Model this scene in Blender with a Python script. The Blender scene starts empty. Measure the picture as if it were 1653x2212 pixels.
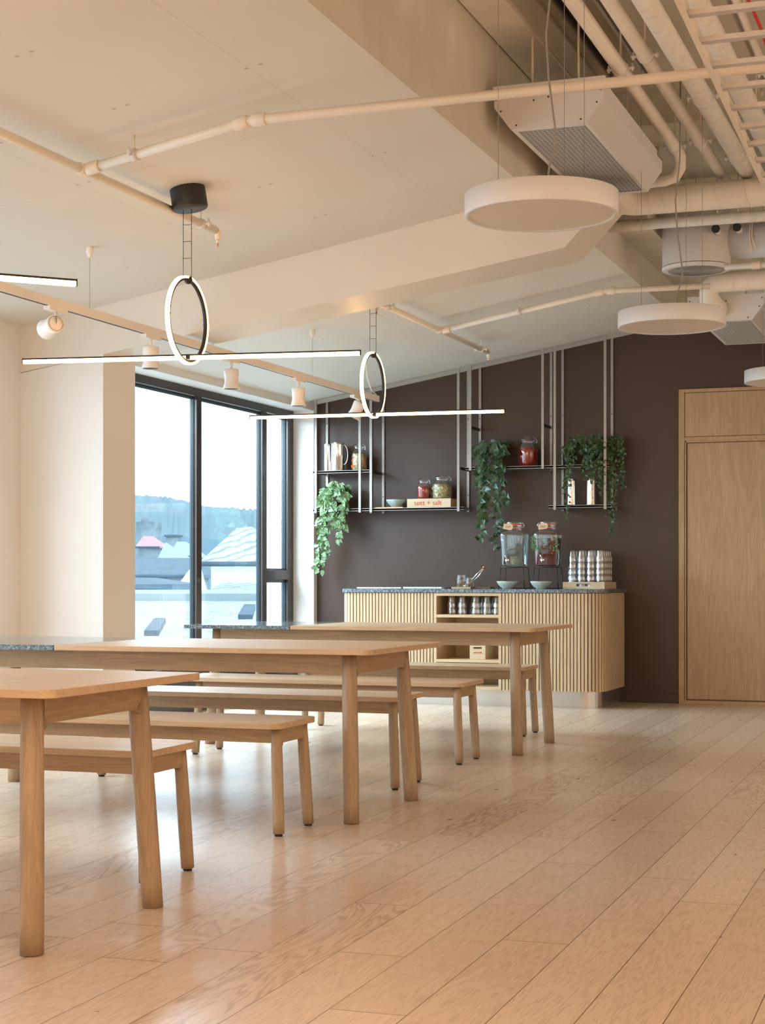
import bpy, bmesh, math, random
from mathutils import Vector, Matrix
PI = math.pi
random.seed(7)
SC = bpy.context.scene
COL = SC.collection

# ------------------------------------------------------------------ camera
cam_data = bpy.data.cameras.new('camera')
cam = bpy.data.objects.new('camera', cam_data)
COL.objects.link(cam)
cam.location = (0, 0, 1.04)
cam.rotation_euler = (PI/2, 0, math.radians(20.0))
cam_data.sensor_fit = 'HORIZONTAL'
cam_data.sensor_width = 36.0
cam_data.lens = 77.86
cam_data.shift_y = 0.0883
cam_data.clip_end = 3000
SC.camera = cam

# ------------------------------------------------------------------ light and exposure
SKY_STRENGTH = 1.75
SIDE_WINDOW = 175.0
RIGHT_FILL = 42.0
REAR_FILL = 60.0
ROOM_FILL = 78.0
LED = 9.0
SC.view_settings.view_transform = 'Standard'
SC.view_settings.look = 'None'
SC.view_settings.exposure = 1.25
SC.view_settings.gamma = 1.0
SC.view_settings.use_curve_mapping = False
SC.cycles.max_bounces = 10
SC.cycles.diffuse_bounces = 5
SC.cycles.glossy_bounces = 4
SC.cycles.transparent_max_bounces = 40
SC.cycles.transmission_bounces = 8
SC.cycles.sample_clamp_indirect = 6
SC.cycles.use_denoising = True
SC.cycles.caustics_reflective = False
SC.cycles.caustics_refractive = False

world = bpy.data.worlds.new('overcast_sky')
SC.world = world
world.use_nodes = True
wn = world.node_tree
wn.nodes.clear()
bg = wn.nodes.new('ShaderNodeBackground')
out = wn.nodes.new('ShaderNodeOutputWorld')
bg.inputs['Color'].default_value = (0.80, 0.91, 1.0, 1)
bg.inputs['Strength'].default_value = SKY_STRENGTH
wn.links.new(bg.outputs[0], out.inputs[0])

def area(name, loc, rot, sx, sy, power, color, portal=False):
    l = bpy.data.lights.new(name, 'AREA')
    l.shape = 'RECTANGLE'; l.size = sx; l.size_y = sy
    l.energy = power; l.color = color
    if portal: l.cycles.is_portal = True
    o = bpy.data.objects.new(name, l); COL.objects.link(o)
    o.location = loc; o.rotation_euler = rot
    return o
# daylight entering: the window in view (portal of the sky) and the side window out of view
area('window_portal', (-6.15, 11.65, 1.5), (0, -PI/2, 0), 2.5, 4.6, 1, (1, 1, 1), portal=True)
area('daylight_view_window', (-6.75, 11.6, 3.2), (0, math.radians(-52), 0), 1.8, 4.4, SIDE_WINDOW*2.6, (0.84, 0.93, 1.0))
area('daylight_side_window', (-6.9, 5.3, 3.3), (0, math.radians(-52), 0), 2.0, 5.6, SIDE_WINDOW*1.5, (0.88, 0.95, 1.0))
area('rear_fill', (-2.0, -3.7, 1.7), (PI/2, 0, 0), 7.0, 2.2, REAR_FILL, (1.0, 0.84, 0.66))  # added warm fill from behind the camera, no window is built there
# added warm fill lights, standing for no known lamps: over the camera and on the right side
area('overhead_fill', (0.5, 0.5, 3.2), (0, 0, 0), 4.0, 3.0, ROOM_FILL, (1.0, 0.66, 0.40))
area('right_fill', (4.05, 8.6, 1.7), (0, PI/2, 0), 2.4, 9.0, RIGHT_FILL, (1.0, 0.80, 0.60))

# ------------------------------------------------------------------ mesh helpers
ORG = {}

class MB:
    def __init__(s):
        s.v = []; s.f = []; s.sm = []; s.M = None
    def add(s, vs, fs, smooth=False):
        b = len(s.v)
        for p in vs:
            p = Vector(p)
            if s.M is not None: p = s.M @ p
            s.v.append(p)
        for q in fs:
            s.f.append([b+i for i in q]); s.sm.append(smooth)
    def box(s, x0, x1, y0, y1, z0, z1):
        vs = [(x, y, z) for z in (z0, z1) for y in (y0, y1) for x in (x0, x1)]
        s.add(vs, [(0,2,3,1), (4,5,7,6), (0,1,5,4), (2,6,7,3), (0,4,6,2), (1,3,7,5)])
        return s
    def prism(s, poly, a0, a1, axis='z', smooth=False):
        # poly: list of 2D points; axis z: (x,y); axis y: (x,z); axis x: (y,z)
        def P(p, a):
            if axis == 'z': return (p[0], p[1], a)
            if axis == 'y': return (p[0], a, p[1])
            return (a, p[0], p[1])
        n = len(poly)
        vs = [P(p, a0) for p in poly] + [P(p, a1) for p in poly]
        s.add(vs, [tuple(reversed(range(n))), tuple(range(n, 2*n))])
        b = len(s.v) - 2*n
        for i in range(n):
            j = (i+1) % n
            s.f.append([b+i, b+j, b+n+j, b+n+i]); s.sm.append(smooth)
        return s
    def tube(s, pts, r, seg=10, caps=True, smooth=True, r1=None):
        pts = [Vector(p) for p in pts]
        n = len(pts)
        rings = []
        up = None
        for i, p in enumerate(pts):
            if i == 0: d = pts[1]-pts[0]
            elif i == n-1: d = pts[-1]-pts[-2]
            else: d = (pts[i+1]-pts[i]).normalized() + (pts[i]-pts[i-1]).normalized()
            d.normalize()
            if up is None:
                a = Vector((0,0,1)) if abs(d.z) < .9 else Vector((1,0,0))
                u = d.cross(a).normalized()
            else:
                u = (up - d*up.dot(d)).normalized()
            up = u
            w = d.cross(u)
            rr = r if r1 is None else r + (r1-r)*i/(n-1)
            if isinstance(r, (list, tuple)): rr = r[i]
            rings.append([p + (u*math.cos(2*PI*k/seg) + w*math.sin(2*PI*k/seg))*rr for k in range(seg)])
        vs = [q for ring in rings for q in ring]
        fs = []
        for i in range(n-1):
            for k in range(seg):
                k2 = (k+1) % seg
                fs.append((i*seg+k, i*seg+k2, (i+1)*seg+k2, (i+1)*seg+k))
        s.add(vs, fs, smooth)
        b = len(s.v) - len(vs)
        if caps:
            s.f.append([b+k for k in reversed(range(seg))]); s.sm.append(False)
            s.f.append([b+(n-1)*seg+k for k in range(seg)]); s.sm.append(False)
        return s
    def lathe(s, prof, c=(0,0,0), seg=24, smooth=True, axis=None, capb=False, capt=False):
        # prof: list of (r, z)
        R = Matrix.Identity(3)
        if axis is not None:
            R = Vector((0,0,1)).rotation_difference(Vector(axis)).to_matrix()
        vs = []
        for (r, z) in prof:
            for k in range(seg):
                a = 2*PI*k/seg
                vs.append(Vector(c) + R @ Vector((r*math.cos(a), r*math.sin(a), z)))
        fs = []
        for i in range(len(prof)-1):
            for k in range(seg):
                k2 = (k+1) % seg
                fs.append((i*seg+k, i*seg+k2, (i+1)*seg+k2, (i+1)*seg+k))
        s.add(vs, fs, smooth)
        b = len(s.v) - len(vs)
        if capb: s.f.append([b+k for k in reversed(range(seg))]); s.sm.append(False)
        if capt: s.f.append([b+(len(prof)-1)*seg+k for k in range(seg)]); s.sm.append(False)
        return s
    def ball(s, c, r, seg=10, sz=1.0):
        n = seg//2
        prof = [(max(1e-4, r*math.sin(PI*i/n)), -r*sz*math.cos(PI*i/n)) for i in range(n+1)]
        return s.lathe(prof, c, seg)
    def build(s, name, mat, parent=None, bevel=0, sub=0):
        me = bpy.data.meshes.new(name)
        o = bpy.data.objects.new(name, me)
        COL.objects.link(o)
        og = Vector((0,0,0))
        if parent is not None:
            og = ORG[parent.name]; o.parent = parent
        ORG[o.name] = og
        me.from_pydata([p-og for p in s.v], [], s.f)
        me.update()
        for p, sm in zip(me.polygons, s.sm): p.use_smooth = sm
        if mat is not None: me.materials.append(mat)
        bm = bmesh.new(); bm.from_mesh(me)
        bmesh.ops.recalc_face_normals(bm, faces=bm.faces)
        bm.to_mesh(me); bm.free()
        if bevel:
            m = o.modifiers.new('bevel', 'BEVEL'); m.width = bevel; m.segments = 2; m.limit_method = 'ANGLE'
            m.angle_limit = math.radians(40)
        return o

def thing(name, label, cat, loc, group=None):
    o = bpy.data.objects.new(name, None); COL.objects.link(o)
    o.location = loc; ORG[o.name] = Vector(loc)
    o.empty_display_size = 0.05
    o['label'] = label; o['category'] = cat
    if group: o['group'] = group
    return o
def tag(o, label, cat, group=None, kind=None):
    o['label'] = label; o['category'] = cat
    if group: o['group'] = group
    if kind: o['kind'] = kind
    return o
def struct(o):
    o['kind'] = 'structure'; return o
def rootify(mb, name, mat, loc, bevel=0):
    """top-level single mesh with its origin at loc"""
    og = Vector(loc); mb.v = [p-og for p in mb.v]
    o = mb.build(name, mat, None, bevel); o.location = og; ORG[o.name] = og
    return o
def dup(root, loc, label, group=None):
    r = root.copy(); COL.objects.link(r); r.location = loc; r['label'] = label
    if group: r['group'] = group
    ORG[r.name] = Vector(loc)
    for ch in list(root.children):
        c = ch.copy(); COL.objects.link(c); c.parent = r
        for g in ch.children:
            d = g.copy(); COL.objects.link(d); d.parent = c
    return r

# ------------------------------------------------------------------ material helpers
class NT:
    def __init__(s, name):
        s.m = bpy.data.materials.new(name); s.m.use_nodes = True
        s.t = s.m.node_tree; s.b = s.t.nodes['Principled BSDF']
        s.o = s.t.nodes['Material Output']
    def n(s, typ, **kw):
        nd = s.t.nodes.new(typ)
        for k, v in kw.items(): setattr(nd, k, v)
        return nd
    def l(s, a, b): s.t.links.new(a, b)
    def val(s, inp, v):
        if hasattr(v, 'links') or isinstance(v, bpy.types.NodeSocket): s.l(v, inp)
        else: inp.default_value = v
    def math(s, op, a, b=0.0, c=None):
        nd = s.n('ShaderNodeMath', operation=op)
        s.val(nd.inputs[0], a); s.val(nd.inputs[1], b)
        if c is not None: s.val(nd.inputs[2], c)
        return nd.outputs[0]
    def coords(s, rnd=False):
        tc = s.n('ShaderNodeTexCoord')
        if not rnd: return tc.outputs['Object']
        oi = s.n('ShaderNodeObjectInfo')
        ml = s.n('ShaderNodeVectorMath', operation='SCALE'); ml.inputs[0].default_value = (7.3, 5.1, 3.7)
        s.l(oi.outputs['Random'], ml.inputs['Scale'])
        ad = s.n('ShaderNodeVectorMath', operation='ADD')
        s.l(tc.outputs['Object'], ad.inputs[0]); s.l(ml.outputs[0], ad.inputs[1])
        return ad.outputs[0]
    def mapping(s, vec, sc=(1,1,1), rot=(0,0,0), loc=(0,0,0)):
        mp = s.n('ShaderNodeMapping')
        s.l(vec, mp.inputs[0]); mp.inputs['Scale'].default_value = sc
        mp.inputs['Rotation'].default_value = rot; mp.inputs['Location'].default_value = loc
        return mp.outputs[0]
    def noise(s, vec, scale, detail=4, rough=.5, dist=0):
        nd = s.n('ShaderNodeTexNoise')
        s.l(vec, nd.inputs['Vector']); nd.inputs['Scale'].default_value = scale
        nd.inputs['Detail'].default_value = detail; nd.inputs['Roughness'].default_value = rough
        nd.inputs['Distortion'].default_value = dist
        return nd.outputs[0]
    def ramp(s, fac, stops):
        nd = s.n('ShaderNodeValToRGB'); s.l(fac, nd.inputs[0])
        cr = nd.color_ramp
        while len(cr.elements) < len(stops): cr.elements.new(.5)
        for e, (p, c) in zip(cr.elements, stops):
            e.position = p; e.color = (c[0], c[1], c[2], 1)
        return nd.outputs[0]
    def mix(s, fac, a, b, mode='MIX'):
        nd = s.n('ShaderNodeMix', data_type='RGBA', blend_type=mode)
        s.val(nd.inputs[0], fac)
        for i, v in ((6, a), (7, b)):
            if isinstance(v, bpy.types.NodeSocket): s.l(v, nd.inputs[i])
            else: nd.inputs[i].default_value = (v[0], v[1], v[2], 1)
        return nd.outputs[2]
    def color(s, c):
        if isinstance(c, bpy.types.NodeSocket): s.l(c, s.b.inputs['Base Color'])
        else: s.b.inputs['Base Color'].default_value = (c[0], c[1], c[2], 1)
    def set(s, rough=.5, metal=0, spec=None):
        s.b.inputs['Roughness'].default_value = rough; s.b.inputs['Metallic'].default_value = metal
        if spec is not None: s.b.inputs['Specular IOR Level'].default_value = spec
    def bump(s, h, strength=.2, dist=.01):
        nd = s.n('ShaderNodeBump'); nd.inputs['Strength'].default_value = strength
        nd.inputs['Distance'].default_value = dist
        s.l(h, nd.inputs['Height']); s.l(nd.outputs[0], s.b.inputs['Normal'])

def plain(name, c, rough=.5, metal=0, vary=.05, scale=4, bump=0, bscale=200, spec=None):
    t = NT(name); co = t.coords()
    nz = t.noise(co, scale, 3)
    a = tuple(max(0, x*(1-vary)) for x in c); b = tuple(min(1, x*(1+vary)) for x in c)
    t.color(t.ramp(nz, [(.3, a), (.7, b)])); t.set(rough, metal, spec)
    if bump: t.bump(t.noise(co, bscale, 3), bump, .002)
    return t.m

def wood(name, c1, c2, axis='x', rough=.45, rnd=True, fine=1.0, dark=None, staves=0):
    """oak: long fine pores along the grain axis and broad cathedral figure"""
    t = NT(name); co = t.coords(rnd)
    st = {'x': (1.2, 16, 16), 'y': (16, 1.2, 16), 'z': (16, 16, 1.2)}[axis]
    fs = {'x': (6, 260, 260), 'y': (260, 6, 260), 'z': (260, 260, 6)}[axis]
    big = t.noise(t.mapping(co, st), 1.0, 4, .55, .8)
    rings = t.math('SINE', t.math('MULTIPLY', big, 38.0))
    rings = t.math('MULTIPLY_ADD', rings, .5, .5)
    pores = t.noise(t.mapping(co, fs), fine, 2, .5)
    base = t.ramp(big, [(.3, c1), (.7, c2)])
    dk = dark or tuple(x*.72 for x in c1)
    base = t.mix(t.math('MULTIPLY', rings, .42), base, dk)
    pm = t.math('GREATER_THAN', pores, .56)
    base = t.mix(t.math('MULTIPLY', pm, .38), base, dk)
    if staves:
        sep = t.n('ShaderNodeSeparateXYZ'); t.l(co, sep.inputs[0])
        ax = {'x': 1, 'y': 0, 'z': 0}[axis]
        row = t.math('FLOOR', t.math('DIVIDE', sep.outputs[ax], staves))
        wn_ = t.n('ShaderNodeTexWhiteNoise', noise_dimensions='1D'); t.l(row, wn_.inputs['W'])
        base = t.mix(t.math('MULTIPLY', wn_.outputs[0], .30), base, tuple(x*.78 for x in c2))
    t.color(base); t.set(rough)
    t.bump(pores, .12, .001)
    return t.m

def thin_glass(name, tint=(.93, .96, .97), gloss=1.0, rough=.02):
    t = NT(name)
    tr = t.n('ShaderNodeBsdfTransparent'); tr.inputs[0].default_value = (*tint, 1)
    gl = t.n('ShaderNodeBsdfGlossy'); gl.inputs['Roughness'].default_value = rough
    gl.inputs[0].default_value = (1, 1, 1, 1)
    lw = t.n('ShaderNodeLayerWeight'); lw.inputs['Blend'].default_value = .35
    fr = t.math('MULTIPLY_ADD', lw.outputs['Facing'], .55*gloss, .06*gloss)
    mx = t.n('ShaderNodeMixShader'); t.l(fr, mx.inputs[0]); t.l(tr.outputs[0], mx.inputs[1]); t.l(gl.outputs[0], mx.inputs[2])
    t.l(mx.outputs[0], t.o.inputs[0])
    t.t.nodes.remove(t.b)
    return t.m

def emitter(name, c, strength):
    t = NT(name); t.color((0, 0, 0)); t.set(.5)
    t.b.inputs['Emission Color'].default_value = (*c, 1)
    t.b.inputs['Emission Strength'].default_value = strength
    return t.m

# ---- the floor: wide oak planks
def floor_mat():
    t = NT('oak_plank_floor'); co = t.coords()
    a = math.radians(.92)
    W, L = .1967, 2.2
    sep = t.n('ShaderNodeSeparateXYZ'); t.l(co, sep.inputs[0])
    X, Y = sep.outputs[0], sep.outputs[1]
    xp = t.math('ADD', t.math('MULTIPLY', X, math.cos(a)), t.math('MULTIPLY', Y, math.sin(a)))
    yp = t.math('SUBTRACT', t.math('MULTIPLY', Y, math.cos(a)), t.math('MULTIPLY', X, math.sin(a)))
    xs = t.math('DIVIDE', t.math('ADD', xp, .646+W*60), W)
    row = t.math('FLOOR', xs); fx = t.math('FRACT', xs)
    wn1 = t.n('ShaderNodeTexWhiteNoise', noise_dimensions='1D'); t.l(row, wn1.inputs['W'])
    ys = t.math('ADD', t.math('DIVIDE', yp, L), t.math('ADD', t.math('MULTIPLY', wn1.outputs[0], 5.0), 20.0))
    pl = t.math('FLOOR', ys); fy = t.math('FRACT', ys)
    cmb = t.n('ShaderNodeCombineXYZ'); t.l(row, cmb.inputs[0]); t.l(pl, cmb.inputs[1])
    wn2 = t.n('ShaderNodeTexWhiteNoise', noise_dimensions='3D'); t.l(cmb.outputs[0], wn2.inputs['Vector'])
    rnd = wn2.outputs['Value']; rc = t.n('ShaderNodeSeparateXYZ'); t.l(wn2.outputs['Color'], rc.inputs[0])
    # per plank shifted coordinates
    gx = t.math('ADD', xp, t.math('MULTIPLY', rc.outputs[0], 9.0))
    gy = t.math('ADD', yp, t.math('MULTIPLY', rc.outputs[1], 31.0))
    gv = t.n('ShaderNodeCombineXYZ'); t.l(gx, gv.inputs[0]); t.l(gy, gv.inputs[1])
    big = t.noise(t.mapping(gv.outputs[0], (7, 1.0, 1)), 1.0, 3, .5, .6)
    rings = t.math('MULTIPLY_ADD', t.math('SINE', t.math('MULTIPLY', big, 95.0)), .5, .5)
    rings = t.math('POWER', rings, 2.2)
    fine = t.noise(t.mapping(gv.outputs[0], (240, 9, 1)), 1.0, 3, .55)
    cloud = t.noise(t.mapping(gv.outputs[0], (5, 1.6, 1)), 1.0, 3, .5)
    base = t.ramp(rnd, [(0, (.62, .46, .34)), (.35, (.68, .52, .39)), (.7, (.73, .575, .44)), (1, (.645, .475, .35))])
    base = t.mix(t.math('MULTIPLY', cloud, .45), base, (.70, .55, .42))
    dark = (.22, .125, .06)
    gs = t.math('MULTIPLY_ADD', t.math('POWER', rc.outputs[2], 7.0), .48, .09)
    base = t.mix(t.math('MULTIPLY', rings, gs), base, dark)
    base = t.mix(t.math('MULTIPLY', t.math('GREATER_THAN', fine, .55), .17), base, dark)
    # knots
    vo = t.n('ShaderNodeTexVoronoi'); t.l(t.mapping(gv.outputs[0], (4.2, 1.9, 1)), vo.inputs['Vector']); vo.inputs['Scale'].default_value = 1.0
    kn = t.math('LESS_THAN', t.math('ADD', vo.outputs['Distance'], t.math('MULTIPLY', t.noise(co, 60, 2), .05)), .068)
    base = t.mix(t.math('MULTIPLY', kn, .8), base, (.07, .04, .025))
    sx = t.math('LESS_THAN', t.math('MINIMUM', fx, t.math('SUBTRACT', 1.0, fx)), .0068)
    sy = t.math('LESS_THAN', t.math('MINIMUM', fy, t.math('SUBTRACT', 1.0, fy)), .0009)
    seam = t.math('MAXIMUM', sx, sy)
    base = t.mix(t.math('MULTIPLY', seam, .85), base, (.06, .03, .015))
    t.color(base); t.set(.38)
    t.b.inputs['Roughness'].default_value = .27
    t.bump(t.math('SUBTRACT', t.math('MULTIPLY', fine, .15), seam), .05, .002)
    return t.m

def granite_mat():
    t = NT('dark_speckled_granite'); co = t.coords()
    a = t.noise(co, 190, 3, .7)
    b = t.noise(co, 60, 3, .6)
    m = t.math('MULTIPLY_ADD', b, .35, t.math('MULTIPLY', a, .7))
    t.color(t.ramp(m, [(.42, (.012, .016, .022)), (.50, (.06, .075, .09)), (.56, (.16, .20, .23)), (.66, (.50, .55, .58))]))
    t.set(.12)
    return t.m

def ceiling_mat():
    t = NT('white_painted_gypsum_ceiling'); co = t.coords()
    sep = t.n('ShaderNodeSeparateXYZ'); t.l(co, sep.inputs[0]); X, Y = sep.outputs[0], sep.outputs[1]
    # board joints and filled screw heads in pairs
    def frac(v, p, off=0): return t.math('FRACT', t.math('ADD', t.math('DIVIDE', v, p), off+40))
    fx = frac(X, 1.22, .31); fy = frac(Y, 2.4, .12)
    seam = t.math('LESS_THAN', fy, .0016)
    seam2 = t.math('LESS_THAN', fx, .003)
    sm = t.math('MAXIMUM', seam, seam2)
    gx = frac(X, .61, .08); gy = frac(Y, .74, .2)
    px = t.math('SUBTRACT', t.math('ABSOLUTE', t.math('SUBTRACT', gx, .5)), .052)
    dx = t.math('MULTIPLY', px, .61)
    dy = t.math('MULTIPLY', t.math('SUBTRACT', gy, .5), .74)
    rr = t.math('SQRT', t.math('ADD', t.math('MULTIPLY', dx, dx), t.math('MULTIPLY', dy, dy)))
    dot = t.math('LESS_THAN', rr, .0095)
    keep = t.math('GREATER_THAN', t.noise(t.mapping(co, (1.64, 1.35, 1)), 1.0, 0), .40)
    dot = t.math('MULTIPLY', dot, keep)
    c = t.ramp(t.noise(co, 1.2, 2), [(.3, (.71, .67, .605)), (.7, (.75, .71, .64))])
    c = t.mix(t.math('MULTIPLY', sm, .30), c, (.35, .3, .25))
    c = t.mix(t.math('MULTIPLY', dot, .60), c, (.33, .28, .22))
    t.color(c); t.set(.6)
    t.bump(t.noise(co, 90, 3), .04, .002)
    return t.m

def concrete_mat(name, c, rough_bump=.4, scale=30, perf=False):
    t = NT(name); co = t.coords()
    n1 = t.noise(co, scale, 6, .65); n2 = t.noise(co, 2.5, 3)
    base = t.ramp(n2, [(.3, tuple(x*.86 for x in c)), (.7, tuple(min(1, x*1.08) for x in c))])
    h = n1
    if perf:
        vo = t.n('ShaderNodeTexVoronoi'); t.l(co, vo.inputs['Vector']); vo.inputs['Scale'].default_value = 75; vo.inputs['Randomness'].default_value = .25
        dk = t.math('LESS_THAN', vo.outputs['Distance'], .26)
        base = t.mix(t.math('MULTIPLY', dk, .45), base, tuple(x*.3 for x in c)); h = vo.outputs['Distance']
    else:
        base = t.mix(t.math('MULTIPLY', t.math('LESS_THAN', n1, .36), .35), base, tuple(x*.45 for x in c))
    t.color(base); t.set(.85); t.bump(h, rough_bump, .02)
    return t.m

def slate_mat(name, c, line, sc=1.0):
    t = NT(name); co = t.coords()
    w = t.n('ShaderNodeTexWave'); t.l(t.mapping(co, (1, 1, 1), (0, 0, .6)), w.inputs['Vector'])
    w.inputs['Scale'].default_value = 1.0*sc; w.inputs['Distortion'].default_value = 4.0; w.inputs['Detail'].default_value = 1.5
    w.inputs['Detail Scale'].default_value = 2.2*sc
    ln = t.math('LESS_THAN', w.outputs['Fac'], .16)
    base = t.ramp(t.noise(co, 1.5, 3), [(.3, tuple(x*.85 for x in c)), (.7, c)])
    t.color(t.mix(t.math('MULTIPLY', ln, .7), base, line)); t.set(.7)
    return t.m

M = {}
M['floor'] = floor_mat()
M['granite'] = granite_mat()
M['ceil'] = ceiling_mat()
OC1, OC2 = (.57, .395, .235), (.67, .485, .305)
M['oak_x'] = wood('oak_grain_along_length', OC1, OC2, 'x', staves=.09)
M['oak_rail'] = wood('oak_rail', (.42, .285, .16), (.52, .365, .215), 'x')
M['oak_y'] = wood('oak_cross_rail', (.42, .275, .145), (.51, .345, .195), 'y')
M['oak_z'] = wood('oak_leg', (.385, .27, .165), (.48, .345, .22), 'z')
M['oak_end'] = plain('oak_end_grain', (.33, .22, .12), .6, vary=.2, scale=60)
M['slat'] = wood('pale_oak_slats', (.60, .45, .27), (.68, .53, .345), 'z', rnd=False)
M['carcass'] = wood('oak_veneer_carcass', (.62, .46, .28), (.68, .52, .33), 'x', rnd=False)
M['gap'] = plain('dark_slat_backing_and_gap_shade', (.16, .09, .045), .7)
M['door_oak'] = wood('oak_veneer_door', (.43, .285, .15), (.50, .34, .19), 'z', rnd=True, rough=.35)
M['door_frame'] = wood('oak_door_frame', (.44, .285, .14), (.50, .33, .17), 'z', rnd=True, rough=.4)
M['brown'] = plain('brown_painted_wall', (.060, .031, .0185), .40, vary=.04, scale=2, bump=.02, spec=.42)
M['white'] = plain('white_painted_wall', (.80, .77, .735), .65, vary=.02, scale=2, bump=.03)
M['beige'] = plain('off_white_painted_beam', (.76, .70, .62), .42, vary=.02, scale=2, bump=.03)
M['slab'] = plain('painted_concrete_slab', (.70, .64, .53), .8, vary=.08, scale=3, bump=.15, bscale=60)
M['rough'] = concrete_mat('rough_painted_concrete', (.72, .67, .57))
M['perf'] = concrete_mat('perforated_acoustic_panel', (.88, .83, .74), .15, 40, True)
M['pipe'] = plain('cream_painted_pipe', (.80, .72, .61), .38, vary=.04)
M['insul'] = plain('painted_pipe_insulation', (.80, .73, .63), .7, vary=.08, scale=20, bump=.6, bscale=40)
M['duct'] = plain('painted_spiral_duct', (.82, .74, .63), .42, vary=.04)
M['unit'] = plain('white_enamelled_sheet_metal', (.72, .69, .67), .4, vary=.02)
M['grille'] = plain('dark_grille_opening', (.05, .042, .036), .6)
M['lampwhite'] = plain('white_lamp_housing', (.74, .735, .73), .4, vary=.01)
M['diffuser'] = plain('unlit_opal_diffuser', (.72, .64, .53), .35, vary=.01)
M['spot'] = plain('white_spotlight_enamel', (.82, .76, .70), .4, vary=.01)
M['black'] = plain('matt_black_metal', (.012, .011, .010), .45)
M['rubber'] = plain('black_rubber', (.02, .02, .02), .7)
M['steel'] = plain('galvanised_steel', (.34, .305, .275), .42, .5, vary=.08, scale=9)
M['rail'] = plain('galvanised_tray', (.62, .60, .585), .4, .35, vary=.1, scale=20)
M['stainless'] = plain('brushed_stainless_plinth', (.62, .60, .56), .24, .9, vary=.06)
M['chrome'] = plain('polished_steel', (.80, .80, .80), .09, 1.0, vary=.01)
M['wire'] = plain('grey_steel_wire', (.28, .25, .22), .5, .3)
M['cable'] = plain('grey_cable', (.30, .27, .24), .5)
M['red'] = plain('red_plastic_cable', (.62, .03, .02), .5)
M['win'] = plain('dark_brown_window_frame', (.036, .024, .020), .35, vary=.1)
M['winblue'] = plain('blue_grey_window_sash', (.026, .042, .054), .4, vary=.1)
M['wglass'] = thin_glass('window_glass', (.86, .93, .96), .35)
M['glass'] = thin_glass('clear_glass', (.955, .975, .98), 1.0)
M['tumbler'] = thin_glass('tumbler_glass', (.955, .975, .985), 2.0, .14)
M['water'] = thin_glass('water', (.86, .93, .93), .25)
M['redjar'] = plain('red_preserve', (.30, .012, .008), .12, vary=.5, scale=40)
M['tea'] = plain('dark_red_cold_tea', (.085, .008, .008), .25, vary=.5, scale=18, spec=.2)
M['celadon'] = plain('pale_green_glazed_stoneware', (.40, .50, .48), .3, vary=.12, scale=40)
M['pine'] = wood('pine_crate', (.66, .52, .33), (.74, .60, .41), 'x')
M['boardwood'] = wood('dark_oiled_board', (.24, .13, .07), (.30, .17, .09), 'x')
M['boardlight'] = wood('light_serving_board', (.50, .36, .20), (.56, .41, .24), 'x')
M['orange'] = plain('orange_rubber_seal', (.70, .10, .02), .5)
M['paper'] = plain('kraft_paper_tag', (.62, .43, .28), .8, vary=.1, scale=60)
M['ink'] = plain('brown_ink', (.12, .06, .03), .8)
M['redink'] = plain('red_stencil_ink', (.60, .06, .02), .7)
M['nut'] = plain('brown_nuts', (.30, .17, .09), .6, vary=.6, scale=90)
M['potgrey'] = plain('grey_stone_pot', (.11, .11, .10), .6, vary=.2, scale=20)
M['blackpot'] = plain('black_ceramic_pot', (.012, .012, .014), .3)
M['copper'] = plain('copper_plate', (.55, .25, .12), .25, .9)
M['steeltop'] = plain('brushed_steel_hob', (.60, .64, .66), .25, .8)
def leafmat(name, a, b, vein):
    t = NT(name); co = t.coords()
    n = t.noise(co, 55, 2); base = t.ramp(n, [(.35, a), (.62, b)])
    n2 = t.noise(co, 130, 2)
    t.color(t.mix(t.math('MULTIPLY', t.math('GREATER_THAN', n2, .55), .65), base, vein)); t.set(.38)
    return t.m
M['pothos'] = leafmat('variegated_pothos_leaf', (.045, .13, .03), (.13, .27, .07), (.42, .52, .42))
M['pothosdark'] = leafmat('dark_trailing_leaf', (.012, .036, .014), (.04, .09, .03), (.12, .19, .12))
M['ivy'] = leafmat('ivy_leaf', (.012, .035, .012), (.035, .08, .02), (.10, .17, .06))
M['stem'] = plain('green_stem', (.10, .13, .04), .6)
M['herb'] = plain('fresh_herbs', (.05, .13, .03), .5, vary=.5, scale=50)
M['pickle'] = plain('pickled_vegetables', (.36, .30, .12), .4, vary=.6, scale=60)
M['carrot'] = plain('carrot_pieces', (.62, .14, .03), .4)
M['led'] = emitter('warm_led_diffuser', (1.0, .56, .22), LED)

# ------------------------------------------------------------------ the room
XL, XW, WY = -5.70, -5.90, 13.92
def cz(x): return 3.605 + .1714*x        # sloped ceiling underside
XR, YB = 4.2, -4.2
struct(MB().box(-6.2, XR+.2, YB-.2, WY+.2, -.15, 0).build('floor', M['floor']))
b = MB()
b.prism([(-6.2, cz(-6.2)), (-2.39, cz(-2.39)), (-2.39, 4.2), (-6.2, 4.2)], YB, 9.41, 'y')
b.prism([(-6.2, cz(-6.2)), (-2.39, cz(-2.39)), (-2.39, 3.45), (-6.2, 3.45)], 9.41, WY, 'y')
ceiling = struct(b.build('ceiling', M['ceil']))
b = MB()
b.box(-2.39, XR, YB, WY+.2, 4.01, 4.2)
b.box(-6.2, -2.39, 9.41, WY+.2, 4.01, 4.2)
struct(b.build('ceiling', M['slab']))
# fascia strip at the edge of the sloped ceiling
struct(MB().box(-2.392, -2.372, YB, 9.41, cz(-2.39), 3.82).build('trim_1', M['slab']))
struct(MB().box(-2.392, -2.372, 9.41, WY, cz(-2.39), 3.44).build('trim_2', M['beige']))
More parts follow.
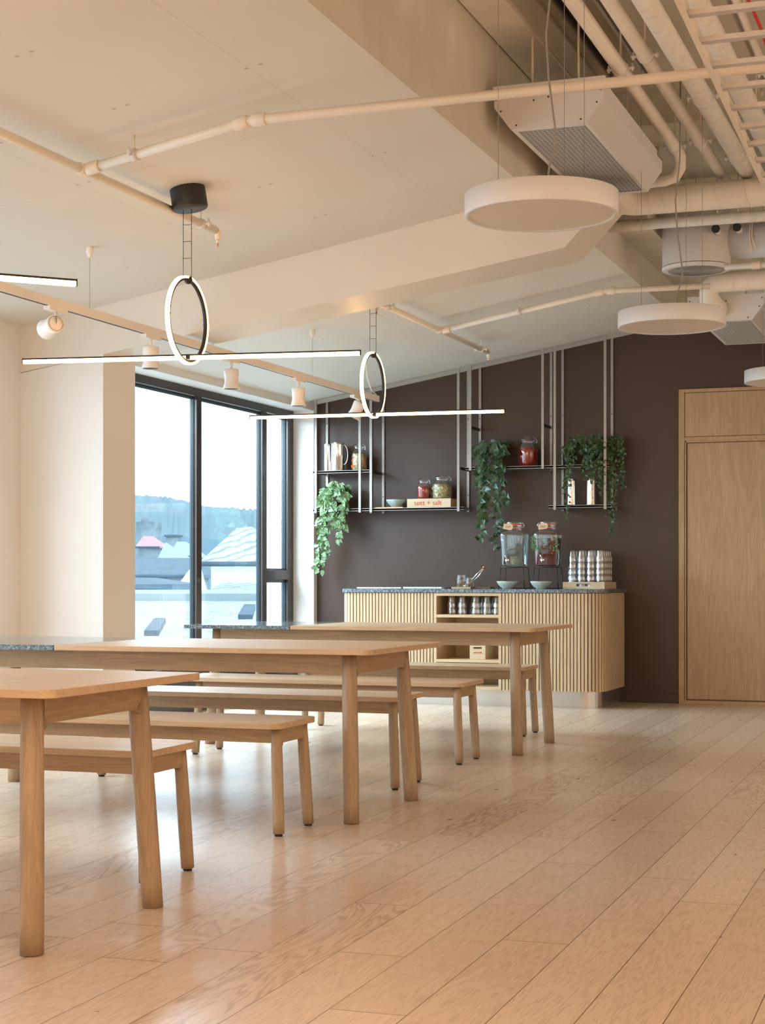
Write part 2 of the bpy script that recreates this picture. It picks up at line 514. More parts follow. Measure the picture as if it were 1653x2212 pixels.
# beams under the slab
struct(MB().box(-2.372, -2.14, YB, 10.0, 3.82, 4.01).build('trim_3', M['slab']))
struct(MB().box(-2.36, -2.15, YB, 9.99, 3.806, 3.82).build('trim_4', M['perf']))
struct(MB().box(-2.372, XR, 10.0, 11.45, 3.8, 4.01).build('trim_5', M['rough']))
struct(MB().box(-2.372, -2.13, 11.05, 13.6, 3.43, 4.01).build('trim_6', M['rough']))
struct(MB().box(-2.372, XR, 13.62, WY, 3.2, 4.01).build('trim_7', M['rough']))

# walls
struct(MB().box(-6.2, XR+.2, WY, WY+.2, 0, 4.2).build('wall_back', M['brown']))
b = MB()
b.box(-6.0, XL, YB, 2.6, 0, 3.2)
b.box(-6.0, XL, 2.6, 8.4, 0, .36); b.box(-6.0, XL, 2.6, 8.4, 2.5, 3.2)
b.box(-6.0, XL, 8.4, 9.41, 0, 3.2)
b.box(-6.2, XL, 9.41, 13.845, 2.566, 3.0)
b.box(-6.0, XL, 13.845, WY, 0, 3.0)
b.box(-6.2, -6.0, 9.41, WY, 3.0, 4.01); b.box(-6.2, -6.0, 13.87, WY, 0, 3.0)
struct(b.build('wall_left', M['white']))
struct(MB().box(XR, XR+.2, YB, WY, 0, 4.2).build('wall_right', M['white']))
b = MB()
b.box(-6.2, XR, YB-.2, YB, 0, 4.2)
struct(b.build('wall_front', M['white']))
struct(MB().box(-6.0, -5.86, 9.41, 13.84, 0, .352).build('trim_8', M['win']))
struct(MB().box(-2.86, -2.415, WY-.018, WY, 0, .072).build('baseboard_back', M['brown'], bevel=.003))
struct(MB().box(-5.70, -2.9, WY-.018, WY, 0, .072).build('baseboard_left', M['brown'], bevel=.003))

# pier and sloped beam in one painted casing
pier = MB()
pier.prism([(XL-.02, 0), (-5.11, 0), (-5.11, 3.232+.157*-5.11), (XL-.02, 3.232+.157*XL)], 9.0, 9.41, 'y')
struct(pier.build('trim_9', M['white']))
bz = lambda x: 3.232+.157*x
b = MB()
b.prism([(XL, bz(XL)), (-2.2, bz(-2.2)), (-1.93, 3.165), (-2.385, 3.21), (-2.6, 3.3), (XL, 2.9)], 9.0, 9.41, 'y')
struct(b.build('trim_10', M['beige']))

# ------------------------------------------------------------------ the window
def window(idx, y0, y1, z0, z1, mull, jambs=True, xf=XW):
    """mull: list of (ya, yb) front faces of the posts"""
    w = MB(); x0, x1 = xf-.024, xf
    w.box(x0, x1, y0, y1, z1-.062, z1); w.box(x0, x1, y0, y1, z0-.012, z0+.028)
    for a, c in mull: w.box(x0, x1, a, c, z0, z1-.06)
    root = struct(w.build('window_%d' % idx, M['win'], bevel=.003))
    return root
WZ0, WZ1 = .352, 2.566
posts = [(9.41, 9.50), (11.885, 11.973), (13.165, 13.256), (13.725, 13.845)]
win = window(1, 9.41, 13.845, WZ0, WZ1, posts)
MB().box(XW-.03, XW, 13.25, 13.73, 1.04, 1.125).build('transom', M['win'], win, bevel=.003)
bays = [(9.50, 11.885, WZ0, WZ1-.062), (11.973, 13.165, WZ0, WZ1-.062), (13.256, 13.725, 1.125, WZ1-.062), (13.256, 13.725, WZ0, 1.04)]
for (a, c, z0, z1) in bays:
    s = MB(); e = .010
    for k in range(3):
        x0 = XW-.024-.0115*(k+1); x1 = x0+.0085; ee = e + .004*(k == 1)
        s.box(x0, x1, a-.02, a+ee, z0, z1); s.box(x0, x1, c-ee, c+.02, z0, z1)
        s.box(x0, x1, a, c, z0, z0+ee); s.box(x0, x1, a, c, z1-ee-.014, z1)
    s.build('sash', M['winblue'], win)
    MB().box(XW-.052, XW-.047, a, c, z0, z1).build('pane', M['wglass'], win)
hb = MB().box(XW-.002, XW+.004, 11.915, 11.945, 1.02, 1.05)
hb.build('catch', M['chrome'], win)
win2 = window(2, 2.6, 8.4, .36, 2.5, [(2.6, 2.7), (4.5, 4.6), (6.4, 6.5), (8.3, 8.4)])
MB().box(XW-.05, XW-.044, 2.7, 8.3, .38, 2.45).build('pane', M['wglass'], win2)
# white outer reveal past the third bay
struct(MB().box(-6.062, -6.0, 13.80, 14.1, -1, 3.2).build('trim_11', M['white']))

# ------------------------------------------------------------------ door
dr = MB()
DX = -2.412
dr.box(DX, DX+.047, WY-.03, WY, 0, 2.634)
dr.box(DX+.047, .1, WY-.03, WY, 2.606, 2.634)
dr.box(DX+.047, .1, WY-.028, WY, 2.2, 2.232)
dr.box(DX+.047, .1, WY-.028, WY, 0, .028)
door = struct(dr.build('door_1', M['door_frame'], bevel=.002))
MB().box(DX+.052, .1, WY-.024, WY, 2.237, 2.600).build('overpanel', M['door_oak'], door)
MB().box(DX+.052, DX+.062, WY-.030, WY, .028, 2.2).build('inner_bead', M['door_frame'], door)
MB().box(DX+.047, .1, WY-.030, WY-.005, 2.186, 2.2).build('inner_bead', M['door_frame'], door)
MB().box(DX+.071, .1, WY-.018, WY, .040, 2.180).build('door_leaf', M['door_oak'], door)
MB().box(DX+.062, .1, WY-.010, WY-.001, .028, 2.19).build('shadow_gap', M['gap'], door)  # dark sheet, its colour stands for the shade round the leaf
MB().box(DX+.046, .1, WY-.021, WY-.001, 2.229, 2.61).build('shadow_gap', M['gap'], door)  # same dark colour for the shade round the overpanel

# ------------------------------------------------------------------ tables and benches
def rounded(x0, x1, y0, y1, r, left=True, right=True, n=6):
    pts = []
    def arc(cx, cy, a0):
        for k in range(n+1):
            a = a0 + PI/2*k/n
            pts.append((cx+r*math.cos(a), cy+r*math.sin(a)))
    if right: arc(x1-r, y0+r, -PI/2); arc(x1-r, y1-r, 0)
    else: pts.extend([(x1, y0), (x1, y1)])
    if left: arc(x0+r, y1-r, PI/2); arc(x0+r, y0+r, PI)
    else: pts.extend([(x0, y1), (x0, y0)])
    return pts
def leg(parent, foot, top, r0, r1, feet=False):
    f = Vector(foot); t_ = Vector(top)
    z0 = .009 if feet else 0
    m = MB()
    n = 8; pts = []; rs = []
    for i in range(n+1):
        k = i/n; p = f.lerp(t_, k); p.z = z0 + (t_.z-z0)*k
        pts.append(p); rs.append(r0 + (r1-r0)*k + .0015*math.sin(PI*k))
    m.tube(pts, rs, 24)
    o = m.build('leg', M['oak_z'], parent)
    if feet:
        MB().lathe([(.016, 0), (.016, .010)], (f.x, f.y, 0), 14, capb=True, capt=True).build('glide', M['rubber'], o)
    return o
def table(label, xl, xs, xr, y0, y1, zt, fx, fl, fy):
    """xl..xs granite, xs..xr oak; fx, fl: x of right and left feet; fy: their y"""
    cx = (xl+xr)/2
    t = thing('dining_table', label, 'table', (cx, (y0+y1)/2, 0))
    th = .023
    MB().prism(rounded(xs+.0015, xr, y0, y1, .035, left=False), zt-th, zt, 'z').build('oak_top', M['oak_x'], t, bevel=.0025)
    MB().prism(rounded(xl, xs-.0015, y0, y1, .006, right=False), zt-th, zt, 'z').build('granite_top', M['granite'], t, bevel=.002)
    zu = zt-th; az = zu-.088
    ys, ye = fy
    tx = fx-.03; lx = fl+.03
    for yy, sy in ((ys, 1), (ye, -1)):
        leg(t, (fx, yy, 0), (tx, yy+.05*sy, zu), .0335, .0315)
        leg(t, (fl, yy, 0), (lx, yy+.05*sy, zu), .0335, .0315)
        ya = yy+.045*sy
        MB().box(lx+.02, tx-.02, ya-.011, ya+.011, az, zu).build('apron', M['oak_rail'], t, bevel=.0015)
    for xx, sx in ((tx, 1), (lx, -1)):
        xa = xx+.012*sx
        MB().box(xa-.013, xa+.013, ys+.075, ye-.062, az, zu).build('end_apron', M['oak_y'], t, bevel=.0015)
        for yy in (ys+.075, ye-.066):
            MB().lathe([(.017, 0), (.017, .030)], (xa-.014*sx, yy-.006, az+.001), 18, axis=(sx, 0, 0), capb=True, capt=True).build('dowel', M['oak_end'], t)
    return t
table('nearest oak dining table, its right end closest to the camera, granite end out of frame', -4.80, -3.85, -2.335, 3.83, 4.75, .745, -2.484, -4.66, (3.98, 4.69))
table('middle oak dining table with a dark granite slab at its left end', -4.86, -3.931, -2.412, 6.48, 7.48, .745, -2.538, -4.70, (6.587, 7.367))
table('farthest oak dining table in front of the slatted sideboard, granite slab by the window', -4.749, -4.022, -2.475, 9.38, 10.38, .755, -2.604, -4.62, (9.493, 10.26))

def bench(label, xl, xr, y0, y1, fx, fl, fy, zt=.46):
    t = thing('bench', label, 'bench', ((xl+xr)/2, (y0+y1)/2, 0))
    th = .024; zu = zt-th; az = zu-.062
    MB().prism(rounded(xl, xr, y0, y1, .045), zu, zt, 'z').build('seat', M['oak_x'], t, bevel=.0025)
    tx = fx-.02; lx = fl+.02
    for yy, sy in ((fy[0], 1), (fy[1], -1)):
        leg(t, (fx, yy, 0), (tx, yy+.022*sy, zu), .0235, .022, True)
        leg(t, (fl, yy, 0), (lx, yy+.022*sy, zu), .0235, .022, True)
        ya = yy+.024*sy
        MB().box(lx+.015, tx-.015, ya-.009, ya+.009, az, zu).build('apron', M['oak_rail'], t, bevel=.0015)
    for xx, sx in ((tx, 1), (lx, -1)):
        xa = xx+.006*sx
        MB().box(xa-.010, xa+.010, fy[0]+.045, fy[1]-.034, az, zu).build('end_apron', M['oak_y'], t, bevel=.0015)
        for yy in (fy[0]+.045, fy[1]-.038):
            MB().lathe([(.012, 0), (.012, .024)], (xa-.013*sx, yy-.004, az), 14, axis=(sx, 0, 0), capb=True, capt=True).build('dowel', M['oak_end'], t)
    return t
bench('nearest oak bench, pushed against the back of the nearest table', -4.60, -2.655, 4.97, 5.37, -2.68, -4.52, (5.01, 5.325))
bench('oak bench standing in front of the middle table, its end fully in view', -4.47, -2.665, 6.10, 6.52, -2.69, -4.40, (6.16, 6.472))
bench('oak bench behind the middle table, partly hidden by its legs', -4.47, -2.715, 7.67, 8.11, -2.742, -4.39, (7.716, 8.057))
bench('oak bench in front of the farthest table, its end just past the middle table', -4.56, -2.745, 8.84, 9.30, -2.775, -4.42, (8.883, 9.213))
bench('farthest oak bench, between the farthest table and the sideboard', -4.56, -2.86, 10.58, 11.00, -2.875, -4.45, (10.63, 10.94))

# ------------------------------------------------------------------ sideboard
CY, CX0, CX1 = 13.05, -5.125, -2.872
CT, CB = .962, .135
def corner_path(x0, x1, yf, yb, rl, rr, n=8):
    """front outline from back left round to back right"""
    p = [(x0, yb)]
    for k in range(n+1):
        a = PI + PI/2*k/n
        p.append((x0+rl+rl*math.cos(a), yf+rl+rl*math.sin(a)))
    for k in range(n+1):
        a = -PI/2 + PI/2*k/n
        p.append((x1-rr+rr*math.cos(a), yf+rr+rr*math.sin(a)))
    p.append((x1, yb))
    return p
o = MB().prism(corner_path(CX0-.012, CX1+.012, CY-.014, WY, .10, .17), CT-.030, CT, 'z')
o = rootify(o, 'countertop', M['granite'], (-4, 13.4, CT-.03), bevel=.002)
tag(o, 'long dark speckled granite worktop of the sideboard', 'countertop')
o = MB().prism(corner_path(CX0+.06, CX1-.045, CY+.065, WY, .10, .15), 0, CB, 'z')
o = rootify(o, 'plinth', M['stainless'], (-4, 13.4, 0))
tag(o, 'brushed stainless steel plinth under the sideboard', 'plinth')

def slats_along(mb, pts, pitch=.0283, wid=.0205, dep=.009, z0=CB, z1=CT-.033):
    """slats standing on a plan polyline, outward = right side of travel"""
    segs = []
    tot = 0
    for a, c in zip(pts[:-1], pts[1:]):
        L = (Vector(c)-Vector(a)).length; segs.append((tot, L, Vector(a), Vector(c))); tot += L
    n = int(tot/pitch)
    for i in range(n):
        s0 = (i+.5)*tot/n
        for (st, L, a, c) in segs:
            if st <= s0 <= st+L+1e-9:
                d = (c-a).normalized(); p = a + d*(s0-st)
                nrm = Vector((d.y, -d.x))
                q = [p-d*wid/2, p+d*wid/2, p+d*wid/2+nrm*dep, p-d*wid/2+nrm*dep]
                mb.prism([(v.x, v.y) for v in q], z0, z1, 'z')
                break
def cabinet(label, pts, body, name='cabinet'):
    t = thing(name, label, 'cabinet', (sum(p[0] for p in body)/len(body), 13.5, CB))
    MB().prism(body, CB+.004, CT-.032, 'z').build('body', M['gap'], t)
    m = MB(); slats_along(m, pts); m.build('slatted_front', M['slat'], t)
    return t
BX0, BX1 = -4.298, -3.716
n = 8
left = [(CX0+.01, WY-.02)]
pl = [(CX0+.01, 13.16)]
for k in range(n+1):
    a = PI + PI/2*k/n
    pl.append((CX0+.01+.09+.09*math.cos(a), CY+.01+.09+.09*math.sin(a)))
pl.append((BX0-.004, CY+.01))
cabinet('left sideboard cabinet with pale vertical oak slats and rounded left corner', [(CX0+.01, WY-.1)]+pl, [(CX0+.01, WY-.002)]+pl+[(BX0-.004, WY-.002)])
pr = [(BX1+.004, CY+.01), (CX1-.01-.16, CY+.01)]
for k in range(1, n+1):
    a = -PI/2 + PI/2*k/n
    pr.append((CX1-.01-.16+.16*math.cos(a), CY+.01+.16+.16*math.sin(a)))
cabinet('right sideboard cabinet with pale vertical oak slats curving round to the wall', pr+[(CX1-.01, WY-.02)], pr+[(CX1-.01, WY-.002), (BX1+.004, WY-.002)])
# open shelf bay
t = thing('open_shelf_unit', 'open oak shelf bay between the two slatted cabinets', 'shelf unit', ((BX0+BX1)/2, 13.4, CB))
for xx in (BX0, BX1-.024): MB().box(xx, xx+.024, CY, 13.6, CB, CT-.032).build('side_panel', M['carcass'], t)
MB().box(BX0+.024, BX1-.024, 13.58, 13.6, CB, CT-.032).build('back_panel', M['carcass'], t)
MB().box(BX0+.024, BX1-.024, CY, 13.58, CT-.056, CT-.032).build('top_rail', M['carcass'], t)
for z in (.727, .357, CB):
    MB().box(BX0+.024, BX1-.024, CY+.001, 13.58, z, z+.024).build('shelf', M['carcass'], t)

# tumblers
def tumbler_mesh():
    m = MB()
    # upside down: mouth at the bottom
    prof = [(.0350, 0), (.0378, .003), (.0382, .016), (.0372, .036), (.0350, .047), (.0318, .054), (.0300, .060), (.0300, .084), (.0282, .094), (.022, .099), (.001, .0995)]
    m.lathe(prof, (0, 0, 0), 18)
    inn = [(.0350, 0), (.0338, .003), (.0342, .034), (.0285, .058), (.0272, .086), (.001, .090)]
    m.lathe(inn, (0, 0, 0), 18)
    return m
PROTO = None
def tumbler(loc, label, group):
    global PROTO
    if PROTO is None:
        PROTO = tumbler_mesh().build('tumbler', M['tumbler'])
        PROTO.location = loc; o = PROTO
    else:
        o = PROTO.copy(); COL.objects.link(o); o.location = loc
    tag(o, label, 'glass', group); return o
names6 = ['first', 'second', 'third', 'fourth', 'fifth', 'sixth', 'seventh']
tray_z = CT
# crate tray under the stack
CRX0, CRX1, CRY0, CRY1 = -3.262, -2.914, 13.30, 13.76
t = thing('crate', 'shallow pale wooden crate with oval handle hole under the stacked tumblers', 'crate', ((CRX0+CRX1)/2, (CRY0+CRY1)/2, CT))
H = .058
def slot_front(mb, x0, x1, y0, y1, z0, z1, hx0, hx1, hz0, hz1):
    mb.box(x0, hx0, y0, y1, z0, z1); mb.box(hx1, x1, y0, y1, z0, z1)
    mb.box(hx0, hx1, y0, y1, z0, hz0); mb.box(hx0, hx1, y0, y1, hz1, z1)
m = MB(); slot_front(m, CRX0, CRX1, CRY0, CRY0+.010, CT+.001, CT+H, -3.15, -3.035, CT+.022, CT+.044)
m.build('front_panel', M['pine'], t)
m = MB(); m.box(CRX0, CRX1, CRY1-.01, CRY1, CT+.001, CT+H); m.build('back_panel', M['pine'], t)
for xx in (CRX0, CRX1-.01):
    MB().box(xx, xx+.01, CRY0+.01, CRY1-.01, CT+.001, CT+H).build('side_panel', M['pine'], t)
MB().box(CRX0+.01, CRX1-.01, CRY0+.01, CRY1-.01, CT+.001, CT+.009).build('bottom', M['pine'], t)
gx0, gy0, pit = -3.195, CRY0+.056, .0775
for lay in range(5):
    for ix in range(4):
        for iy in range(5):
            z = CT+.010 + lay*.0525
            # columns run right to left, rows from the front to the wall
            lab = 'upturned clear tumbler, %s layer up, %s row back, %s from left in crate stack' % (names6[lay], names6[iy], names6[ix])
            tumbler((gx0+ix*pit, gy0+iy*pit, z), lab, 'tumblers stacked in the wooden crate')
# tumblers in the shelf bay, two high
gi = 0
spots = [(-4.178, 13.17, 'first'), (-4.087, 13.17, 'second'), (-3.965, 13.16, 'third'), (-3.875, 13.18, 'fourth'), (-3.79, 13.19, 'fifth')]
for (x, y, nm) in spots:
    for k in range(2):
        tumbler((x, y, .7515+k*.0525), 'upturned tumbler in the open shelf bay, %s front stack from left, %s one' % (nm, 'upper' if k else 'lower'), 'tumblers in the open shelf bay')
for x, y, nm in ((-4.12, 13.28, 'first'), (-4.02, 13.28, 'second'), (-3.93, 13.27, 'third'), (-3.84, 13.28, 'fourth')):
    for k in range(2):
        tumbler((x, y, .7515+k*.0525), 'upturned tumbler in the open shelf bay, back row, %s stack from left, %s one' % (nm, 'upper' if k else 'lower'), 'tumblers in the open shelf bay')

def text_mesh(s, size, loc, rot, mat, parent, name='lettering', ext=.0008):
    cu = bpy.data.curves.new('tmp_text', 'FONT'); cu.body = s; cu.size = size; cu.extrude = ext
    cu.align_x = 'CENTER'; cu.align_y = 'CENTER'
    to = bpy.data.objects.new('tmp_text', cu); COL.objects.link(to)
    dg = bpy.context.evaluated_depsgraph_get(); dg.update()
    me = bpy.data.meshes.new_from_object(to.evaluated_get(dg))
    bpy.data.objects.remove(to)
    me.name = name; me.materials.clear(); me.materials.append(mat)
    o = bpy.data.objects.new(name, me); COL.objects.link(o)
    o.parent = parent; o.location = Vector(loc)-ORG[parent.name]; o.rotation_euler = rot
    return o
# boxed crate in the lower bay
t = thing('wooden_box', 'small pine box with slot handle and red lettering on the lower bay shelf', 'box', (-3.94, 13.2, .381))
m = MB(); slot_front(m, -4.007, -3.872, 13.12, 13.13, .382, .505, -3.977, -3.903, .468, .482)
m.build('front_panel', M['pine'], t)
for xx in (-4.007, -3.882): MB().box(xx, xx+.01, 13.13, 13.4, .382, .505).build('side_panel', M['pine'], t)
MB().box(-3.997, -3.882, 13.13, 13.4, .382, .390).build('bottom', M['pine'], t)
MB().box(-4.007, -3.872, 13.4, 13.41, .382, .505).build('back_panel', M['pine'], t)
text_mesh('s\u00f8tt+salt', .021, (-3.94, 13.119, .437), (PI/2, 0, 0), M['redink'], t)

# bowls on the counter
def bowl(label, x, y, z, r, h, group=None):
    m = MB()
    prof = [(.001, .004), (r*.38, .004), (r*.40, 0), (r*.44, 0), (r*.46, .006), (r*.78, h*.45), (r*.96, h*.85), (r, h), (r*.965, h), (r*.9, h*.8), (r*.7, h*.42), (r*.4, .012), (.001, .010)]
    m.lathe(prof, (x, y, z), 32)
    o = rootify(m, 'bowl', M['celadon'], (x, y, z)); tag(o, label, 'bowl', group); return o
bowl('pale green stoneware bowl beneath the clear water dispenser', -3.690, 13.145, CT, .090, .064)
bowl('pale green stoneware bowl beneath the dispenser of red drink', -3.406, 13.145, CT, .090, .064)

# dispensers on wire stands
def stand(label, cx, cy):
    t = thing('wire_stand', label, 'stand', (cx, cy, CT))
    zt = CT+.180
    a, b_ = .094, .112
    top = [(cx-a, cy-a*.8, zt), (cx+a, cy-a*.8, zt), (cx+a, cy+a*.8, zt), (cx-a, cy+a*.8, zt), (cx-a, cy-a*.8, zt)]
    bot = [(cx-b_, cy-b_*.85, CT+.005), (cx+b_, cy-b_*.85, CT+.005), (cx+b_, cy+b_*.85, CT+.005), (cx-b_, cy+b_*.85, CT+.005)]
    MB().tube(top, .0042, 6).build('top_frame', M['black'], t)
    m = MB(); m.tube([bot[1], bot[2], bot[3], bot[0], bot[1]], .0038, 6); m.build('base_frame', M['black'], t)
    for p, q in zip(top[:4], bot): MB().tube([p, q], .0036, 6).build('leg', M['black'], t)
    return zt
def sq_lathe(mb, prof, c, seg=40, k=.5, rot=0):
    """rounded-square section lathe"""
    vs = []
    for (r, z, e) in prof:
        for i in range(seg):
            a = 2*PI*i/seg
            ca, sa = math.cos(a), math.sin(a)
            rr = r/((abs(ca)**e+abs(sa)**e)**(1/e))
            vs.append((c[0]+rr*ca, c[1]+rr*sa, c[2]+z))
    fs = []
    for i in range(len(prof)-1):
        for j in range(seg):
            j2 = (j+1) % seg
            fs.append((i*seg+j, i*seg+j2, (i+1)*seg+j2, (i+1)*seg+j))
    mb.add(vs, fs, True)
def leaf(mb, p, d, nrm, L, Wd, kind='oval'):
    d = Vector(d).normalized(); nrm = Vector(nrm); s_ = d.cross(nrm)
    if s_.length < 1e-3: s_ = d.cross(Vector((.3, .7, .2)))
    s_.normalize(); n2 = s_.cross(d).normalized(); p = Vector(p)
    f = .14*Wd
    if kind == 'star':
        prof = [(.05, .22), (.22, .58), (.36, .34), (.58, .46), (.70, .22)]
    else:
        prof = [(.01, .22), (.12, .43), (.32, .50), (.55, .40), (.78, .20)]
    mid = [p]+[p+d*L*a-n2*L*.12*a*a for a, w_ in prof]+[p+d*L-n2*L*.16]
    rt = [m_+s_*Wd*w_+n2*f*w_*2 for m_, (a, w_) in zip(mid[1:], prof)]
    lt = [m_-s_*Wd*w_+n2*f*w_*2 for m_, (a, w_) in zip(mid[1:], prof)]
    n_ = len(mid); vs = mid+rt+lt; k = len(rt); fs = [(0, n_, 1), (0, 1, n_+k)]
    for i_ in range(k-1):
        fs.append((i_+1, n_+i_, n_+i_+1, i_+2)); fs.append((i_+1, i_+2, n_+k+i_+1, n_+k+i_))
    fs.append((k, n_+k-1, n_-1)); fs.append((k, n_-1, n_+2*k-1))
    mb.add(vs, fs, True)
def dispenser(label, cx, cy, zb, filled):
    t = thing('drinks_dispenser', label, 'dispenser', (cx, cy, zb))
    z = zb+.004
    prof = [(.001, .0, 2), (.082, 0, 4), (.091, .006, 5), (.094, .02, 6), (.102, .20, 6), (.106, .262, 6), (.104, .280, 5), (.090, .294, 3), (.070, .302, 2), (.066, .308, 2), (.067, .350, 2)]
    m = MB(); sq_lathe(m, prof, (cx, cy, z)); m.build('jar', M['glass'], t)
    top = .255 if not filled else .235
    pr2 = [(.001, .006, 2), (.080, .006, 4), (.088, .012, 5), (.0905, .022, 6), (.0985, .20, 6), (.101, top, 6), (.001, top, 6)]
    m = MB(); sq_lathe(m, pr2, (cx, cy, z)); liquid = m.build('drink', M['tea'] if filled else M['water'], t)
    if filled:
        h = MB(); rnd = random.Random(5)
        for i in range(120):
            a = rnd.uniform(-PI*.95, .2); rr = rnd.uniform(.085, .104)
            zz = z+rnd.uniform(.13, .25)
            xx = cx+max(-.104, min(.104, rr*1.15*math.cos(a))); yy = cy-rnd.uniform(.0985, .1015)
            if xx > cx+.03 and rnd.random() < .55: continue
            leaf(h, (xx, yy, zz), (rnd.uniform(-1, 1), rnd.uniform(-.1, .1), rnd.uniform(-1, 1)), (0, -1, 0), rnd.uniform(.014, .032), rnd.uniform(.007, .014))
        h.build('herbs', M['herb'], t)
        q = MB()
        for i in range(4):
            q.ball((cx+rnd.uniform(-.01, .08), cy-.094, z+rnd.uniform(.08, .19)), rnd.uniform(.006, .010), 8)
        q.build('fruit', M['carrot'], t)
    MB().lathe([(.070, .352), (.072, .360), (.070, .372), (.060, .378), (.001, .379)], (cx, cy, z), 28).build('lid', M['glass'], t)
    MB().lathe([(.0705, .348), (.0725, .350), (.0725, .354), (.0705, .356)], (cx, cy, z), 28).build('seal', M['orange'], t)
    m = MB(); ring = [(cx+.069*math.cos(2*PI*k/20), cy+.069*math.sin(2*PI*k/20), z+.326) for k in range(21)]
    m.tube(ring, .0016, 5, caps=False)
    sg = -1 if filled else 1
    m.tube([(cx+sg*.068, cy-.01, z+.326), (cx+sg*.082, cy-.012, z+.330), (cx+sg*.086, cy-.012, z+.350), (cx+sg*.070, cy-.01, z+.368)], .0018, 5)
    m.ball((cx+sg*.086, cy-.012, z+.345), .006, 8)
    m.build('wire_clip', M['chrome'], t)
    MB().lathe([(.0685, .322), (.0700, .324), (.0685, .326)], (cx, cy, z), 24).build('string', M['orange'], t)
    # tap
    tx, ty, tz = cx-.035*(1 if not filled else .6), cy-.1, z+.055
    m = MB()
    m.tube([(tx, ty+.006, tz), (tx, ty-.03, tz)], .009, 10)
    m.lathe([(.016, 0), (.016, .005)], (tx, ty, tz), 16, axis=(0, -1, 0), capb=True, capt=True)
    m.tube([(tx, ty-.026, tz-.024), (tx, ty-.026, tz+.014)], .007, 10)
    m.tube([(tx, ty-.026, tz+.014), (tx-.008, ty-.03, tz+.034)], .004, 8)
    m.ball((tx-.009, ty-.031, tz+.038), .006, 8)
    m.build('tap', M['chrome'], t)
    # paper tag on the neck
    sx = -.035 if not filled else -.022
    m = MB(); m.M = Matrix.Translation((cx+sx, cy-.076, z+.332)) @ Matrix.Rotation(math.radians(8*(-1 if filled else 1)), 4, 'Y')
    m.prism([(-.042, -.022), (.03, -.024), (.042, -.008), (.042, .012), (.03, .024), (-.038, .022)], -.0008, .0008, 'y')
    m.build('paper_tag', M['paper'], t)
    m = MB(); m.M = Matrix.Translation((cx+sx, cy-.0775, z+.332))
    for row in (-.006, .004):
        pts = [(-.024+.004*k, 0, row+(.003 if k % 2 else -.003)) for k in range(12)]
        m.tube(pts, .0007, 4)
    m.build('handwriting', M['ink'], t)
D1, D2, DY = -3.684, -3.398, 13.34
zt = stand('black wire stand under the clear water dispenser', D1, DY)
dispenser('square glass drinks dispenser of clear water with chrome tap', D1, DY, zt, False)
zt = stand('black wire stand under the dispenser of red drink', D2, DY)
dispenser('square glass drinks dispenser of red tea, herbs and fruit', D2, DY, zt, True)

# serving board with two jars and tongs
o = rootify(MB().box(-4.205, -4.035, 13.24, 13.36, CT, CT+.016), 'serving_board', M['boardlight'], (-4.12, 13.3, CT), bevel=.002)
tag(o, 'light wooden serving board carrying the two small snack jars', 'board')
o = rootify(MB().box(-4.075, -3.905, 13.37, 13.50, CT, CT+.014), 'chopping_board', M['boardwood'], (-4.0, 13.43, CT), bevel=.002)
tag(o, 'darker wooden board just behind the light serving board', 'board')
def snack_jar(label, cx, cy, r, h):
    z = CT+.017
    t = thing('glass_jar', label, 'jar', (cx, cy, z))
    MB().lathe([(.001, 0), (r*.9, 0), (r, .006), (r, h*.72), (r*.9, h*.85), (r*.93, h)], (cx, cy, z), 22).build('glass', M['glass'], t)
    m = MB(); rnd = random.Random(int(cx*1000))
    for i in range(46):
        a = rnd.uniform(0, 2*PI); rr = rnd.uniform(.3, .8)*r
        c = Vector((cx+rr*math.cos(a), cy+rr*math.sin(a), z+.008+rnd.uniform(0, h*.5)))
        dd = Vector((rnd.uniform(-1, 1), rnd.uniform(-1, 1), rnd.uniform(-.6, .6))).normalized()*.006
        m.tube([c-dd, c, c+dd], [.0022, .0045, .0022], 6)
    m.build('snacks', M['nut'], t)
snack_jar('taller small glass jar of nuts on the serving board', -4.132, 13.29, .040, .098)
snack_jar('shorter small glass jar of nuts with tongs standing in it', -4.052, 13.27, .034, .075)
t = thing('tongs', 'glossy serving tongs leaning in the shorter snack jar', 'tongs', (-4.052, 13.27, CT+.04))
m = MB()
m.tube([(-4.058, 13.27, CT+.045), (-3.99, 13.262, CT+.12), (-3.928, 13.26, CT+.182)], [.006, .005, .004], 8); m.build('arm', M['chrome'], t)
m = MB(); m.tube([(-4.045, 13.285, CT+.045), (-3.975, 13.29, CT+.112), (-3.926, 13.262, CT+.178)], [.006, .006, .004], 8); m.build('arm', M['chrome'], t)
m = MB(); m.tube([(-3.932, 13.26, CT+.174), (-3.919, 13.26, CT+.189)], .009, 8); m.build('end_clip', M['copper'], t)
# induction plates / steel covers lying on the top
o = rootify(MB().box(-5.02, -4.62, 13.15, 13.6, CT, CT+.014), 'steel_cover', M['steeltop'], (-4.8, 13.35, CT), bevel=.003)
tag(o, 'left brushed steel cover plate lying on the granite worktop', 'plate')
o = rootify(MB().box(-4.60, -4.26, 13.15, 13.62, CT, CT+.017), 'steel_cover', M['steeltop'], (-4.4, 13.35, CT), bevel=.003)
tag(o, 'right brushed steel cover plate, next to the serving board', 'plate')

